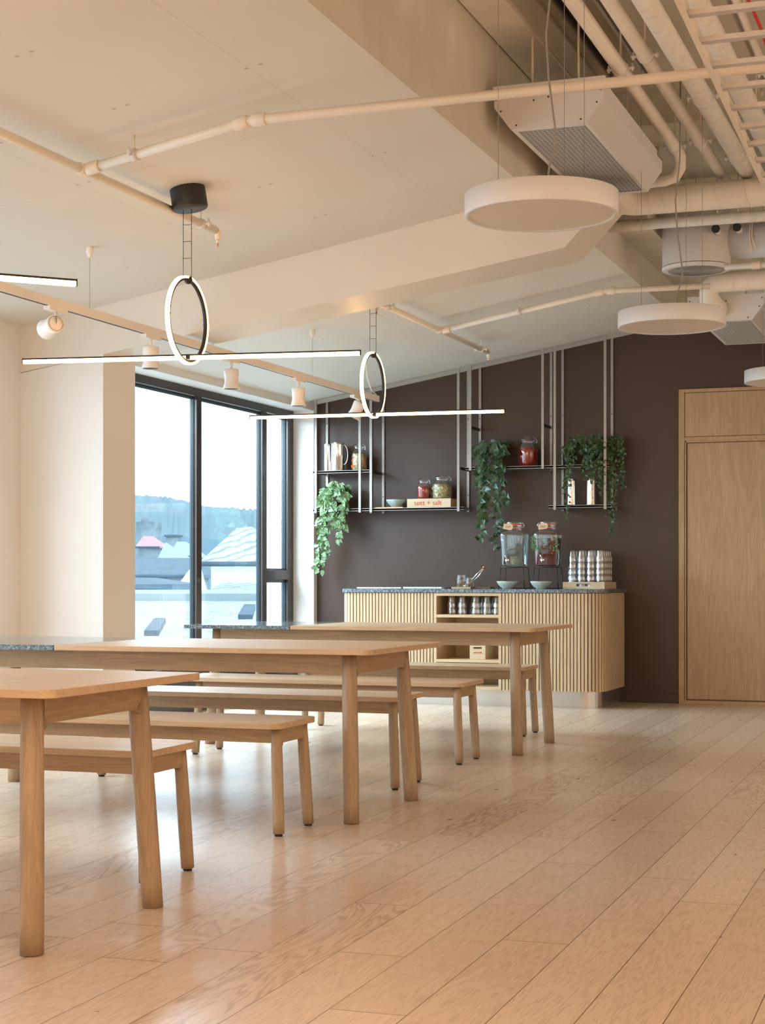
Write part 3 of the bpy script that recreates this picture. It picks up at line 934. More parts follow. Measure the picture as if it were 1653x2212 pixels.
# ------------------------------------------------------------------ hanging steel shelves
PY, RY = 13.66, WY-.012
def bar(mb, x, y, z0, z1, w=.014, d=.014): mb.box(x-w, x+w, y-d/2, y+d/2, z0, z1)
def shelf_frame(label, fronts, rears, boards, rail, cx, arms):
    t = thing('hanging_shelf', label, 'shelf', (cx, 13.8, 1.63))
    for (x, zl) in fronts:
        m = MB(); m.box(x-.011, x+.011, PY-.006, PY+.006, zl, cz(x)-.001); m.build('front_upright', M['steel'], t)
    for (x, zl) in rears:
        m = MB(); m.box(x-.011, x+.011, RY-.004, RY+.004, zl, cz(x)-.002)
        r = m.build('rear_upright', M['steel'], t)
        h = MB()
        for zz in (2.45, 1.78):
            if zz > zl: h.lathe([(.005, 0), (.005, .003)], (x, RY-.0035, zz), 10, axis=(0, -1, 0), capb=True, capt=True)
        h.build('screw', M['black'], r)
    for (x0, x1, z) in boards:
        MB().box(x0, x1, PY+.007, RY-.005, z-.018, z-.004).build('shelf_plate', M['steel'], t)
        MB().box(x0, x1, PY+.007, PY+.013, z-.022, z).build('front_lip', M['steel'], t)
    x0, x1 = rail
    m = MB(); m.prism([(x0, cz(x0)-.012), (x1, cz(x1)-.012), (x1, cz(x1)-.0005), (x0, cz(x0)-.0005)], PY-.004, PY+.006, 'y')
    m.build('ceiling_rail', M['steel'], t)
    for (xa, zz) in [(f[0], b_[2]) for f in fronts for b_ in boards if b_[0]-.03 < f[0] < b_[1]+.03]:
        MB().box(xa-.004, xa+.004, PY+.006, RY-.004, zz-.026, zz-.018).build('bracket', M['steel'], t)
    for (xa, zz) in arms:
        MB().box(xa-.003, xa+.003, PY+.006, RY-.003, zz-.012, zz+.012).build('cross_arm', M['black'], t)
    return t
SZ1, SZ2 = 2.008, 1.668
shelf_frame('left steel shelf hung from the ceiling by the window, with two levels',
    [(-5.605, 1.632), (-5.185, 1.632), (-5.08, 1.63), (-4.274, 1.63)],
    [(-5.596, 1.632), (-5.175, 1.632), (-5.055, 1.632), (-4.262, 1.632)],
    [(-5.635, -5.10, SZ1), (-5.635, -4.225, SZ2)], (-5.66, -4.262), -4.9, [(-5.066, 1.985), (-4.258, 2.0)])
shelf_frame('right steel shelf hung from the ceiling nearer the door, with two levels',
    [(-4.167, 1.98), (-3.525, 1.98), (-3.42, 1.63), (-2.987, 1.63)],
    [(-4.153, 1.98), (-3.514, 1.98), (-3.412, 1.632), (-2.982, 1.632)],
    [(-4.215, -2.955, SZ1), (-3.475, -2.94, SZ2)], (-4.178, -2.976), -3.6, [(-4.158, 2.35), (-3.518, 2.35)])

def pitcher(label, cx, cy, zb, r, h, handle=0):
    t = thing('steel_pitcher', label, 'pitcher', (cx, cy, zb))
    prof = [(.001, 0), (r*1.02, 0), (r, .01), (r*.97, h*.5), (r*.95, h*.93), (r*1.02, h), (r*.98, h), (r*.91, h*.92), (r*.9, .02), (.001, .012)]
    MB().lathe(prof, (cx, cy, zb), 30).build('body', M['chrome'], t)
    m = MB(); m.add([(cx-.02, cy-r*.9, zb+h*.93), (cx+.02, cy-r*.9, zb+h*.93), (cx, cy-r*1.35, zb+h*1.02), (cx-.022, cy-r*.85, zb+h*1.0), (cx+.022, cy-r*.85, zb+h*1.0)],
                    [(0, 2, 3), (1, 4, 2), (0, 1, 2)], True); m.build('spout', M['chrome'], t)
    if handle:
        pts = []
        for k in range(11):
            a = -PI/2+PI*k/10
            pts.append((cx+handle*(r*.9+.042*math.cos(a)), cy, zb+h*.58+h*.36*math.sin(a)))
        MB().tube(pts, .0035, 8).build('handle', M['chrome'], t)
    return t
pitcher('narrow polished steel pitcher at the left end of the upper left shelf', -5.545, 13.80, SZ1, .038, .245)
pitcher('wider polished steel pitcher with a looped handle, beside the vegetable jar', -5.435, 13.76, SZ1, .062, .25, 1)
pitcher('left polished steel pitcher behind ivy on the lower right shelf', -3.307, 13.79, SZ2, .040, .225)
pitcher('right polished steel pitcher behind ivy on the lower right shelf', -3.137, 13.79, SZ2, .040, .225)

def clip_jar(label, cx, cy, zb, r, h, content, bits=None, round_=True):
    t = thing('clip_jar', label, 'jar', (cx, cy, zb))
    n_ = h*.84
    MB().lathe([(.001, 0), (r*.9, 0), (r, .008), (r*1.0, n_*.62), (r*.96, n_*.78), (r*.70, n_*.90), (r*.68, n_)], (cx, cy, zb), 28).build('glass', M['glass'], t)
    MB().lathe([(.001, .004), (r*.88, .004), (r*.95, .012), (r*.95, n_*.62), (r*.91, n_*.74), (.001, n_*.75)], (cx, cy, zb), 28).build('contents', content, t)
    if bits:
        m = MB(); rnd = random.Random(int(cx*777))
        for i in range(34):
            a = rnd.uniform(PI, 2*PI); zz = rnd.uniform(.02, n_*.70)
            m.ball((cx+r*.93*math.cos(a), cy+r*.93*math.sin(a), zb+zz), rnd.uniform(.006, .012), 7)
        m.build('pieces', bits, t)
    MB().lathe([(r*.72, n_+.001), (r*.76, n_+.006), (r*.76, n_+.012), (r*.66, n_+.018), (r*.6, h-.004), (.001, h)], (cx, cy, zb), 24).build('lid', M['glass'], t)
    m = MB(); ring = [(cx+r*.71*math.cos(2*PI*k/18), cy+r*.71*math.sin(2*PI*k/18), zb+n_-.006) for k in range(19)]
    m.tube(ring, .0016, 5, caps=False)
    m.tube([(cx+r*.7, cy-.01, zb+n_-.006), (cx+r*.95, cy-.014, zb+n_-.02), (cx+r*.98, cy-.014, zb+n_), (cx+r*.6, cy-.01, zb+h)], .0018, 5)
    m.build('wire_clip', M['chrome'], t)
    return t
clip_jar('tall clip jar of carrot and cucumber pickles on the upper left shelf', -5.236, 13.78, SZ1, .066, .245, M['pickle'], M['carrot'])
CRZ = SZ2
t = thing('lettered_crate', 'low pine crate with red lettering on the lower left shelf', 'crate', (-4.556, 13.78, CRZ))
MB().box(-4.757, -4.357, 13.70, 13.708, CRZ+.001, CRZ+.078).build('front_panel', M['pine'], t)
MB().box(-4.757, -4.357, 13.872, 13.880, CRZ+.001, CRZ+.078).build('back_panel', M['pine'], t)
for xx in (-4.757, -4.365): MB().box(xx, xx+.008, 13.708, 13.872, CRZ+.001, CRZ+.078).build('side_panel', M['pine'], t)
MB().box(-4.749, -4.365, 13.708, 13.872, CRZ+.068, CRZ+.076).build('top_board', M['pine'], t)
text_mesh('s\u00f8tt + salt', .062, (-4.565, 13.699, CRZ+.040), (PI/2, 0, 0), M['redink'], t)
clip_jar('small clip jar of red preserve on the lettered crate', -4.632, 13.79, CRZ+.078, .063, .18, M['redjar'])
clip_jar('wide clip jar of pale pickled vegetables on the lettered crate', -4.462, 13.79, CRZ+.078, .088, .205, M['pickle'], M['pickle'])
o = rootify(MB().box(-5.075, -4.80, 13.70, 13.86, SZ2+.001, SZ2+.009), 'copper_board', M['copper'], (-4.93, 13.78, SZ2))
tag(o, 'thin copper coloured board under the bowl on the lower left shelf', 'board')
bowl('pale green stoneware bowl on the lower left hanging shelf', -4.885, 13.77, SZ2+.010, .088, .066)
clip_jar('large clip jar of deep red preserve on the upper right shelf', -3.688, 13.79, SZ1, .086, .262, M['redjar'])

# ------------------------------------------------------------------ plants
def vine(rnd, start, length, sway=(0, 0), step=.03, fwd=-.0):
    p = Vector(start); pts = [p.copy()]
    d = Vector((rnd.uniform(-.5, .5), rnd.uniform(-.6, -.2), .3))
    n = int(length/step)
    for i in range(n):
        k = i/max(1, n)
        g = Vector((sway[0]*.5+rnd.uniform(-.25, .25), sway[1]+rnd.uniform(-.12, .12), -1))
        d = (d*.65 + g*.5).normalized()
        p = p + d*step
        pts.append(p.copy())
    return pts
def plant(label, pot, vines, mat, lsize, name, seed=3, potmat=None, crown=40, crown_r=.10, kind='oval'):
    cx, cy, zb, pr_, ph = pot
    rnd = random.Random(seed)
    t = thing(name, label, 'plant', (cx, cy, zb))
    MB().lathe([(.001, 0), (pr_*.86, 0), (pr_*.9, .004), (pr_, ph), (pr_*.93, ph), (pr_*.9, ph*.9), (.001, ph*.88)], (cx, cy, zb), 28).build('pot', potmat or M['potgrey'], t)
    lv = MB(); st = MB()
    YMAX = WY-.025
    for (sx, sy, sz, L, sway, dens) in vines:
        pts = vine(rnd, (cx+sx, cy+sy, zb+ph+sz), L, sway)
        pts = [Vector((p.x, min(p.y, YMAX), p.z)) for p in pts]
        st.tube([(cx+sx*.3, cy, zb+ph*.92)]+[tuple(p) for p in pts], .0018, 5)
        for i, p in enumerate(pts):
            for j in range(dens):
                a = rnd.uniform(0, 2*PI)
                d = Vector((math.cos(a)*.8, min(0, math.sin(a))*.8-.15, rnd.uniform(-1, .1)))
                off = Vector((rnd.uniform(-.022, .022), rnd.uniform(-.03, .0), rnd.uniform(-.015, .015)))
                s_ = lsize*rnd.uniform(.65, 1.15)*(1-.35*i/len(pts))
                q = p+off; q.y = min(q.y, YMAX-.01)
                leaf(lv, q, d, (rnd.uniform(-.4, .4), -1, rnd.uniform(-.2, .6)), s_, s_*.72, kind)
    for i in range(crown):
        a = rnd.uniform(0, 2*PI); rr = crown_r*math.sqrt(rnd.random())
        q = Vector((cx+rr*math.cos(a), min(YMAX-.01, cy+rr*.6*math.sin(a)), zb+ph+rnd.uniform(-.01, .06)))
        leaf(lv, q, (math.cos(a), min(.1, math.sin(a)*.7), rnd.uniform(-.5, .5)), (rnd.uniform(-.3, .3), -.7, .7), lsize*rnd.uniform(.7, 1.1), lsize*.72, kind)
    st.build('stem', M['stem'], t)
    o = lv.build('foliage', mat, t); o['kind'] = 'stuff'
    return t
plant('trailing pothos spilling off the lower left shelf beside the window', (-5.44, 13.77, SZ2, .075, .13),
    [(-.05, -.06, .06, .62, (-.06, -.02), 2), (0, -.07, .08, .80, (-.16, -.02), 2), (.06, -.06, .07, .50, (0, 0), 2), (.10, -.05, .05, .35, (.1, 0), 2),
     (-.08, -.05, .04, .72, (-.10, 0), 2), (.02, -.08, .1, .30, (0, 0), 3), (-.12, -.02, .06, .2, (-.5, 0), 1), (.07, -.07, .09, .42, (-.05, 0), 2)], M['pothos'], .082, 'trailing_pothos', 3, M['blackpot'], 46, .13)
plant('long trailing plant in a grey pot on the upper right shelf', (-3.975, 13.78, SZ1, .082, .155),
    [(-.04, -.07, .05, .85, (.0, -.01), 2), (.02, -.08, .05, .92, (.03, -.01), 2), (.05, -.08, .04, .55, (.02, 0), 2), (-.08, -.05, .05, .42, (-.05, 0), 2),
     (-.02, -.09, .05, .66, (-.02, 0), 2), (-.14, -.03, .02, .14, (-.5, 0), 2)], M['pothosdark'], .084, 'trailing_plant', 9, M['potgrey'], 40, .12)
plant('bushy ivy tumbling over the right end of the upper right shelf', (-3.13, 13.78, SZ1, .085, .12),
    [(-.14, -.05, .10, .42, (-.05, 0), 3), (-.05, -.08, .12, .34, (0, 0), 4), (.02, -.09, .12, .40, (0, 0), 4), (.10, -.06, .12, .52, (.03, 0), 4), (.17, -.04, .10, .66, (.05, 0), 4),
     (.20, -.03, .12, .86, (.03, 0), 3), (.22, -.02, .05, .78, (-.02, 0), 3), (-.17, -.06, .06, .66, (-.03, 0), 2), (.13, -.07, .1, .30, (0, 0), 4), (-.10, -.08, .09, .26, (0, 0), 4), (.24, -.02, .12, .45, (.08, 0), 4),
     (-.22, -.02, .04, .12, (-.6, 0), 2), (.06, -.08, .13, .45, (0, 0), 3), (-.02, -.08, .06, .3, (.1, 0), 4)], M['ivy'], .042, 'ivy_plant', 21, M['blackpot'], 190, .20, 'star')
o = rootify(MB().lathe([(.001, 0), (.05, 0), (.055, .115), (.05, .115), (.046, .01), (.001, .01)], (-3.33, 13.80, SZ1), 24), 'black_pot', M['blackpot'], (-3.33, 13.80, SZ1))
tag(o, 'small black pot at the left of the ivy on the upper right shelf', 'pot')

# ------------------------------------------------------------------ ceiling services
def pz(x): return cz(x)-.085
def pipe(label, pts, r, mat='pipe', name='pipe', clamps=(), group=None, seg=14, fittings=()):
    p0 = Vector(pts[0])
    t = thing(name, label, 'pipe', tuple(p0), group)
    MB().tube(pts, r, seg).build('run', M[mat], t)
    for (p, d) in fittings:
        d = Vector(d).normalized(); p = Vector(p)
        MB().tube([p-d*r*1.5, p-d*r*1.3, p+d*r*1.3, p+d*r*1.5], [r*1.25, r*1.35, r*1.35, r*1.25], seg).build('fitting', M[mat], t)
    for (p, d, ztop) in clamps:
        d = Vector(d).normalized(); p = Vector(p)
        m = MB(); m.tube([p-d*.014, p+d*.014], r+.006, seg)
        s_ = d.cross(Vector((0, 0, 1))).normalized()
        m.tube([p+s_*(r+.002), p+s_*(r+.034)], .008, 8); m.tube([p-s_*(r+.002), p-s_*(r+.034)], .008, 8)
        for q_ in (1, -1): m.tube([p+s_*q_*(r+.024)-Vector((0, 0, .016)), p+s_*q_*(r+.024)+Vector((0, 0, .022))], .006, 8)
        c = m.build('clamp', M['unit'], t)
        MB().tube([p+Vector((0, 0, r)), (p.x, p.y, ztop)], .0055, 8).build('hanger_rod', M['pipe'], c)
    return t
def sprinkler(t, p, d):
    """elbow with a red-bulb nozzle hanging off a pipe end"""
    p = Vector(p); d = Vector(d).normalized()
    q = p+d*.03
    m = MB(); m.tube([p, p+d*.02, q+Vector((0, 0, -.012)), q+Vector((0, 0, -.045))], .016, 10)
    m.tube([q+Vector((0, 0, -.045)), q+Vector((0, 0, -.062))], .010, 8)
    n_ = m.build('nozzle', M['pipe'], t)
    MB().tube([q+Vector((0, 0, -.062)), q+Vector((0, 0, -.080))], .0035, 8).build('bulb', M['orange'], n_)
A3 = 1.0
# near sprinkler line
zt_ = pz(-3.785)
t = pipe('near cream sprinkler pipe along the sloped ceiling, running past the window side', [(-3.795, 3.5, zt_), (-3.79, 7.85, zt_)], .021, 'pipe', 'sprinkler_pipe',
    clamps=[((-3.79, 7.68, zt_), (0, 1, 0), cz(-3.79)-.001), ((-3.79, 5.0, zt_), (0, 1, 0), cz(-3.79)-.001)], fittings=[((-3.79, 6.49, zt_), (0, 1, 0))])
sprinkler(t, (-3.79, 7.85, zt_), (0, 1, 0))
ze = pz(-2.96)
pipe('near cream branch pipe rising with the ceiling, then level across to the cable ladder', [(-3.765, 6.49, zt_), (-3.0, 6.49, ze-.004), (-2.96, 6.49, ze), (-2.90, 6.49, ze+.001), (.6, 6.49, ze+.001)], .021, 'pipe', 'branch_pipe',
    clamps=[((-3.53, 6.49, pz(-3.53)), (1, 0, .17), cz(-3.53)-.001)], fittings=[((-3.735, 6.49, zt_+.005), (1, 0, .17)), ((-3.01, 6.49, ze-.006), (1, 0, .17)), ((-2.925, 6.49, ze+.001), (1, 0, 0))])
# far sprinkler line
t = pipe('far cream sprinkler pipe on the ceiling beyond the sloped beam', [(-3.77, 10.28, zt_), (-3.76, 12.80, zt_)], .020, 'pipe', 'sprinkler_pipe',
    clamps=[((-3.76, 12.62, zt_), (0, 1, 0), cz(-3.79)-.001), ((-3.77, 10.45, zt_), (0, 1, 0), cz(-3.79)-.001)], fittings=[((-3.765, 11.56, zt_), (0, 1, 0))])
sprinkler(t, (-3.76, 12.80, zt_), (0, 1, 0)); sprinkler(t, (-3.77, 10.28, zt_), (0, -1, 0))
ze2 = pz(-2.53)
pipe('far cream branch pipe from the far sprinkler line to the round duct', [(-3.74, 11.57, zt_), (-2.57, 11.58, ze2-.005), (-2.53, 11.58, ze2), (-2.47, 11.58, ze2), (-1.80, 11.62, ze2)], .020, 'pipe', 'branch_pipe',
    clamps=[((-3.16, 11.57, pz(-3.16)), (1, 0, .17), cz(-3.16)-.001)], fittings=[((-3.715, 11.57, zt_+.003), (1, 0, .17)), ((-2.575, 11.58, ze2-.006), (1, 0, .17)), ((-2.49, 11.58, ze2), (1, 0, 0))])

# parallel pipes under the slab
def ypipe(label, x0, x1, y0, y1, z, r, mat, cl, tail=None, name='pipe'):
    pts = [(x0, y0, z), (x1, y1, z)]
    if tail: pts += tail
    return pipe(label, pts, r, mat, name, clamps=[((x0+(x1-x0)*(y-y0)/(y1-y0), y, z), (0, 1, 0), 4.009 if y < 10 else 3.799) for y in cl])
ypipe('leftmost of the ceiling pipes, its end curling round behind the fan coil unit', -1.72, -1.735, 5.2, 9.98, 3.62, .036, 'pipe', (8.27, 9.86),
    [(-1.735, 10.06, 3.60), (-1.745, 10.10, 3.55), (-1.78, 10.12, 3.50), (-1.84, 10.12, 3.485), (-1.95, 10.12, 3.48)])
ypipe('second ceiling pipe from the left, passing over the spiral duct', -1.57, -1.575, 5.2, 11.2, 3.62, .034, 'pipe', (8.1, 9.8))
ypipe('third ceiling pipe from the left, wrapped in rough insulation', -1.425, -1.41, 5.2, 11.2, 3.62, .052, 'insul', (8.9, 10.25), name='insulated_pipe')
ypipe('thick insulated pipe seen through the cable ladder rungs', -1.235, -1.225, 5.2, 11.2, 3.66, .058, 'insul', (9.6,), name='insulated_pipe')
ypipe('thin steel conduit above the cable ladder', -1.10, -1.115, 5.2, 11.2, 3.70, .010, 'steel', (8.2, 9.2), name='conduit')
ypipe('slim peach painted pipe above the cable ladder', -1.055, -1.075, 5.2, 11.2, 3.68, .017, 'pipe', (8.8,), name='slim_pipe')
o = rootify(MB().tube([(-1.00, 5.2, 3.70), (-1.0, 6.5, 3.69), (-1.01, 7.3, 3.67), (-1.0, 8.0, 3.66), (-1.02, 8.7, 3.68), (-1.0, 11.2, 3.7)], .009, 8), 'red_cable', M['red'], (-1.0, 8, 3.66))
tag(o, 'red cable running above the cable ladder', 'cable')
# strut channel between strip and pipes
t = thing('strut_channel', 'long slotted steel channel fixed under the slab beside the acoustic strip', 'channel', (-2.03, 7.5, 4.0))
m = MB(); m.box(-2.06, -2.05, 4.5, 9.6, 3.965, 4.009); m.box(-2.01, -2.0, 4.5, 9.6, 3.965, 4.009); m.box(-2.05, -2.01, 4.5, 9.6, 4.003, 4.009); m.build('channel', M['steel'], t)
m = MB(); m.box(-2.048, -2.012, 4.6, 9.5, 3.999, 4.0025); m.build('slot', M['black'], t)
t = thing('strut_channel', 'second slotted steel channel under the slab, above the leftmost pipe', 'channel', (-1.79, 7.5, 4.0))
m = MB(); m.box(-1.86, -1.85, 4.5, 9.75, 3.965, 4.009); m.box(-1.81, -1.80, 4.5, 9.75, 3.965, 4.009); m.box(-1.85, -1.81, 4.5, 9.75, 4.003, 4.009); m.build('channel', M['unit'], t)
m = MB(); m.box(-1.848, -1.812, 4.6, 9.7, 3.999, 4.0025); m.build('slot', M['black'], t)

# cable ladder
t = thing('cable_ladder', 'steel cable ladder with peach side rail hanging at the top right', 'cable ladder', (-.73, 7, 2.8))
rx = lambda y: -.875-.02*(y-5.0)
def skew(mb, y0, y1, dx0, dx1, z0, z1):
    mb.add([(rx(y0)+dx0, y0, z0), (rx(y0)+dx1, y0, z0), (rx(y1)+dx1, y1, z0), (rx(y1)+dx0, y1, z0), (rx(y0)+dx0, y0, z1), (rx(y0)+dx1, y0, z1), (rx(y1)+dx1, y1, z1), (rx(y1)+dx0, y1, z1)],
       [(0,1,2,3), (4,5,6,7), (0,1,5,4), (1,2,6,5), (2,3,7,6), (3,0,4,7)])
for dx in (0, .40):
    m = MB(); skew(m, 3.6, 9.4, dx-.012, dx, 2.80, 2.86); skew(m, 3.6, 9.4, dx, dx+(.008 if dx == 0 else -.020), 2.80, 2.803)
    m.build('side_rail', M['pipe'], t)
for k in range(22):
    # rung pitch
    y = 5.235 + (k-6)*.2745
    m = MB(); m.box(rx(y)+.001, rx(y)+.388, y-.018, y+.018, 2.815, 2.832)
    m.build('rung', M['rail'], t)
for k in range(3):
    y = 5.6+1.6*k
    MB().tube([(rx(y)+.42, y, 2.80), (rx(y)+.42, y, 4.009)], .006, 8).build('hanger_rod', M['rail'], t)

# ceiling fan coil units
def fan_coil(label, x0, x1, y0, y1, zb, zt, rods):
    t = thing('fan_coil_unit', label, 'air unit', ((x0+x1)/2, (y0+y1)/2, zb))
    ov = .085; zm = zb+.115
    sec = [(x0, zb), (x1, zb), (x1+ov, zm), (x1+ov, zt), (x0-ov, zt), (x0-ov, zm)]
    MB().prism(sec, y0+.004, y1, 'y').build('casing', M['unit'], t, bevel=.002)
    fp = MB(); fp.prism(sec, y0-.002, y0+.004, 'y'); e = fp.build('end_panel', M['unit'], t)
    sc = MB()
    for (sx, sz) in ((x0+.03, zb+.018), (x1-.03, zb+.018), (x0-.05, zm-.02), (x1+.05, zm-.02), (x0-.075, zm+.04), (x1+.07, zm+.04), ((x0+x1)/2, zm+.03), (x0+.12, zm+.02)):
        sc.lathe([(.005, 0), (.004, .003)], (sx, y0-.002, sz), 8, axis=(0, -1, 0), capt=True)
    sc.build('screw', M['black'], e)
    MB().box(x0-ov-.006, x1+ov+.006, y0-.004, y0+.02, zt-.004, zt+.022).build('flange', M['unit'], t)
    MB().box(x0+.025, x1-.022, y0+.06, y1-.06, zb-.0015, zb+.001).build('grille_opening', M['grille'], t)
    g = MB(); n_ = int((y1-y0-.12)/.0165)
    for i in range(n_):
        yy = y0+.062+i*.0165
        g.box(x0+.025, x1-.022, yy, yy+.0048, zb-.0022, zb-.0016)
    k = 0
    xx = x0+.025
    while xx < x1-.022:
        g.box(xx, xx+.0022, y0+.06, y1-.06, zb-.0023, zb-.0017); xx += .0235
    g.build('grille', M['unit'], t)
    MB().box(x0-ov-.012, x1+ov+.012, y1-.16, y1-.02, zt-.03, zt+.02).build('bracket', M['cable'], t)
    for (rx_, ry_) in rods:
        MB().tube([(rx_, ry_, zt), (rx_, ry_, 4.009 if ry_ < 10 else 3.19)], .006, 8).build('hanger_rod', M['pipe'], t)
    return t
fan_coil('near white ceiling fan coil unit with grille underneath, behind the large disc lamp', -2.238, -1.848, 8.03, 9.60, 3.30, 3.50, [(-2.17, 8.2), (-1.93, 8.2), (-2.17, 9.4), (-1.93, 9.4)])
fan_coil('far white fan coil unit close to the brown wall, above the door', -1.935, -1.565, 12.04, 13.27, 2.90, 3.065, [(-1.64, 12.3), (-1.64, 13.0)])

# ducts
def spiral(label, pts, r, seams, name='spiral_duct', mat='duct'):
    t = thing(name, label, 'duct', pts[0])
    MB().tube(pts, r, 30).build('run', M[mat], t)
    for (p, d, tilt) in seams:
        p = Vector(p); d = Vector(d).normalized(); s_ = d.cross(Vector((0, 0, 1))).normalized(); u = Vector((0, 0, 1))
        ring = [p+s_*((r+.001)*math.cos(2*PI*k/32))+u*((r+.001)*math.sin(2*PI*k/32))+d*(tilt*math.sin(2*PI*k/32+.6)) for k in range(33)]
        MB().tube(ring, .0022, 5, caps=False).build('seam', M[mat], t)
    return t
el = []
for k in range(9):
    a = PI/2*k/8
    el.append((-2.07-.13*math.sin(a), 10.47+.13*math.cos(a), 3.48))
spiral('large spiral duct crossing behind the near fan coil unit, bending toward it', [(el[-1][0], 10.15, 3.48)]+el[::-1]+[(-2.05, 10.6, 3.48), (.9, 10.6, 3.475)], .089,
    [((-2.02, 10.6, 3.48), (1, 0, 0), 0), ((-1.94+.02, 10.6, 3.48), (1, 0, 0), -.02), ((-1.76, 10.6, 3.48), (1, 0, 0), -.02), ((-1.58, 10.6, 3.479), (1, 0, 0), -.02), ((-1.40, 10.6, 3.478), (1, 0, 0), -.02), ((-1.22, 10.6, 3.478), (1, 0, 0), -.02),
     (el[2], (el[3][0]-el[1][0], el[3][1]-el[1][1], 0), 0), (el[5], (el[6][0]-el[4][0], el[6][1]-el[4][1], 0), 0)])
o = pipe('rough plastered pipe just below the large spiral duct', [(-2.365, 10.95, 3.405), (.8, 10.95, 3.40)], .036, 'insul', 'insulated_pipe')
spiral('smaller spiral duct below the round diffuser, bending to the far fan coil unit', [(-1.80, 12.03, 2.985), (-1.82, 11.96, 3.00), (-1.85, 11.90, 3.05), (-1.845, 11.86, 3.11), (-1.80, 11.85, 3.145), (-1.74, 11.85, 3.15), (.9, 11.85, 3.15)], .071,
    [((-1.66, 11.85, 3.15), (1, 0, 0), 0), ((-1.56, 11.85, 3.15), (1, 0, 0), -.02), ((-1.40, 11.85, 3.15), (1, 0, 0), -.02)])
DFX = -1.865
t = thing('round_diffuser', 'white cylindrical air diffuser with perforated base hanging under the slab', 'diffuser', (DFX, 11.44, 3.17))
MB().lathe([(.232, .020), (.232, .42)], (DFX, 11.44, 3.17), 48, capt=True).build('drum', M['unit'], t)
MB().lathe([(.228, .015), (.228, .021)], (DFX, 11.44, 3.17), 48).build('shadow_gap', M['grille'], t)
MB().lathe([(.234, .016), (.234, 0), (.219, -.0055), (.001, -.0055)], (DFX, 11.44, 3.17), 48).build('base_plate', M['unit'], t)
m = MB()
for k in range(1, 17):
    rr = .0119*k
    m.lathe([(rr-.0022, -.0068), (rr+.0022, -.0068)], (DFX, 11.44, 3.17), 40)
m.build('perforation', M['grille'], t)
MB().tube([(DFX+.2, 11.49, 3.356), (.9, 11.49, 3.352)], .118, 34).build('supply_duct', M['unit'], t)
for xx in (-1.49, -1.475):
    MB().tube([(xx, 11.36, 3.55), (xx-.005, 11.362, 3.36), (xx+.02*(xx > -1.48)+.005, 11.38, 3.26)], .004, 6).build('strap', M['pipe'], t)
pipe('narrow cream pipe running beneath the diffuser duct', [(-1.60, 10.95, 3.085), (.8, 10.95, 3.085)], .019, 'pipe', 'slim_pipe', fittings=[((-1.40, 10.95, 3.085), (1, 0, 0))])
MB().tube([(DFX, 11.44, 3.58), (DFX, 11.44, 4.009)], .008, 8).build('hanger_rod', M['pipe'], bpy.data.objects['round_diffuser'])
for i, (xx, lb) in enumerate(((-1.69, 'left rubber-lined pipe clip beneath the rough plastered pipe'), (-1.55, 'right rubber-lined pipe clip beneath the rough plastered pipe'))):
    t = thing('pipe_clip', lb, 'clip', (xx, 11.2, 3.40))
    MB().tube([(xx, 11.16, 3.385), (xx, 11.28, 3.385)], .022, 14).build('stub', M['duct'], t)
    MB().tube([(xx, 11.15, 3.385), (xx, 11.165, 3.385)], .028, 14).build('rubber_ring', M['rubber'], t)
    MB().tube([(xx, 11.22, 3.40), (xx, 11.22, 3.799)], .005, 8).build('hanger_rod', M['rail'], t)

# big disc lamps, unlit
def disc_lamp(label, x, y, z, r=.30, h=.088):
    t = thing('disc_lamp', label, 'pendant lamp', (x, y, z), None)
    MB().lathe([(r-.018, .002), (r-.016, 0), (r-.001, 0), (r, .002), (r, h-.002), (r-.003, h), (.001, h)], (x, y, z), 72).build('housing', M['lampwhite'], t)
    MB().lathe([(r-.0165, .003), (.001, .003)], (x, y, z), 64).build('diffuser', M['diffuser'], t)
    MB().lathe([(r-.019, .0028), (r-.017, -.0008), (r-.0155, .0005)], (x, y, z), 72).build('bezel', M['lampwhite'], t)
    c = Vector((x, y, z+h))
    for k, a in enumerate((2.9, .9, -.3+.0)):
        p = c+Vector((.17*math.cos(a+.35), .17*math.sin(a+.35), 0))
        MB().tube([p, (p.x, p.y, 4.009 if y < 10 else 3.79)], .0013, 5).build('suspension_wire', M['wire'], t)
    q = [(x+.02, y, z+h), (x+.035, y-.01, z+h+.10), (x+.06, y, z+h+.19), (x+.055, y, z+h+.26), (x+.03, y, z+h+.45), (x+.02, y, z+h+.62), (x+.045, y, z+h+.85), (x+.05, y, 4.0 if y < 10 else 3.79)]
    MB().tube(q, .0042, 8).build('power_cable', M['cable'], t)
    return t
disc_lamp('nearest and largest looking white disc pendant lamp, unlit', -1.632, 6.30, 2.462)
disc_lamp('middle white disc pendant lamp, unlit, partly over the far fan coil unit', -1.650, 9.28, 2.456)
disc_lamp('farthest white disc pendant lamp, cut by the right edge above the door', -1.335, 12.16, 2.455)

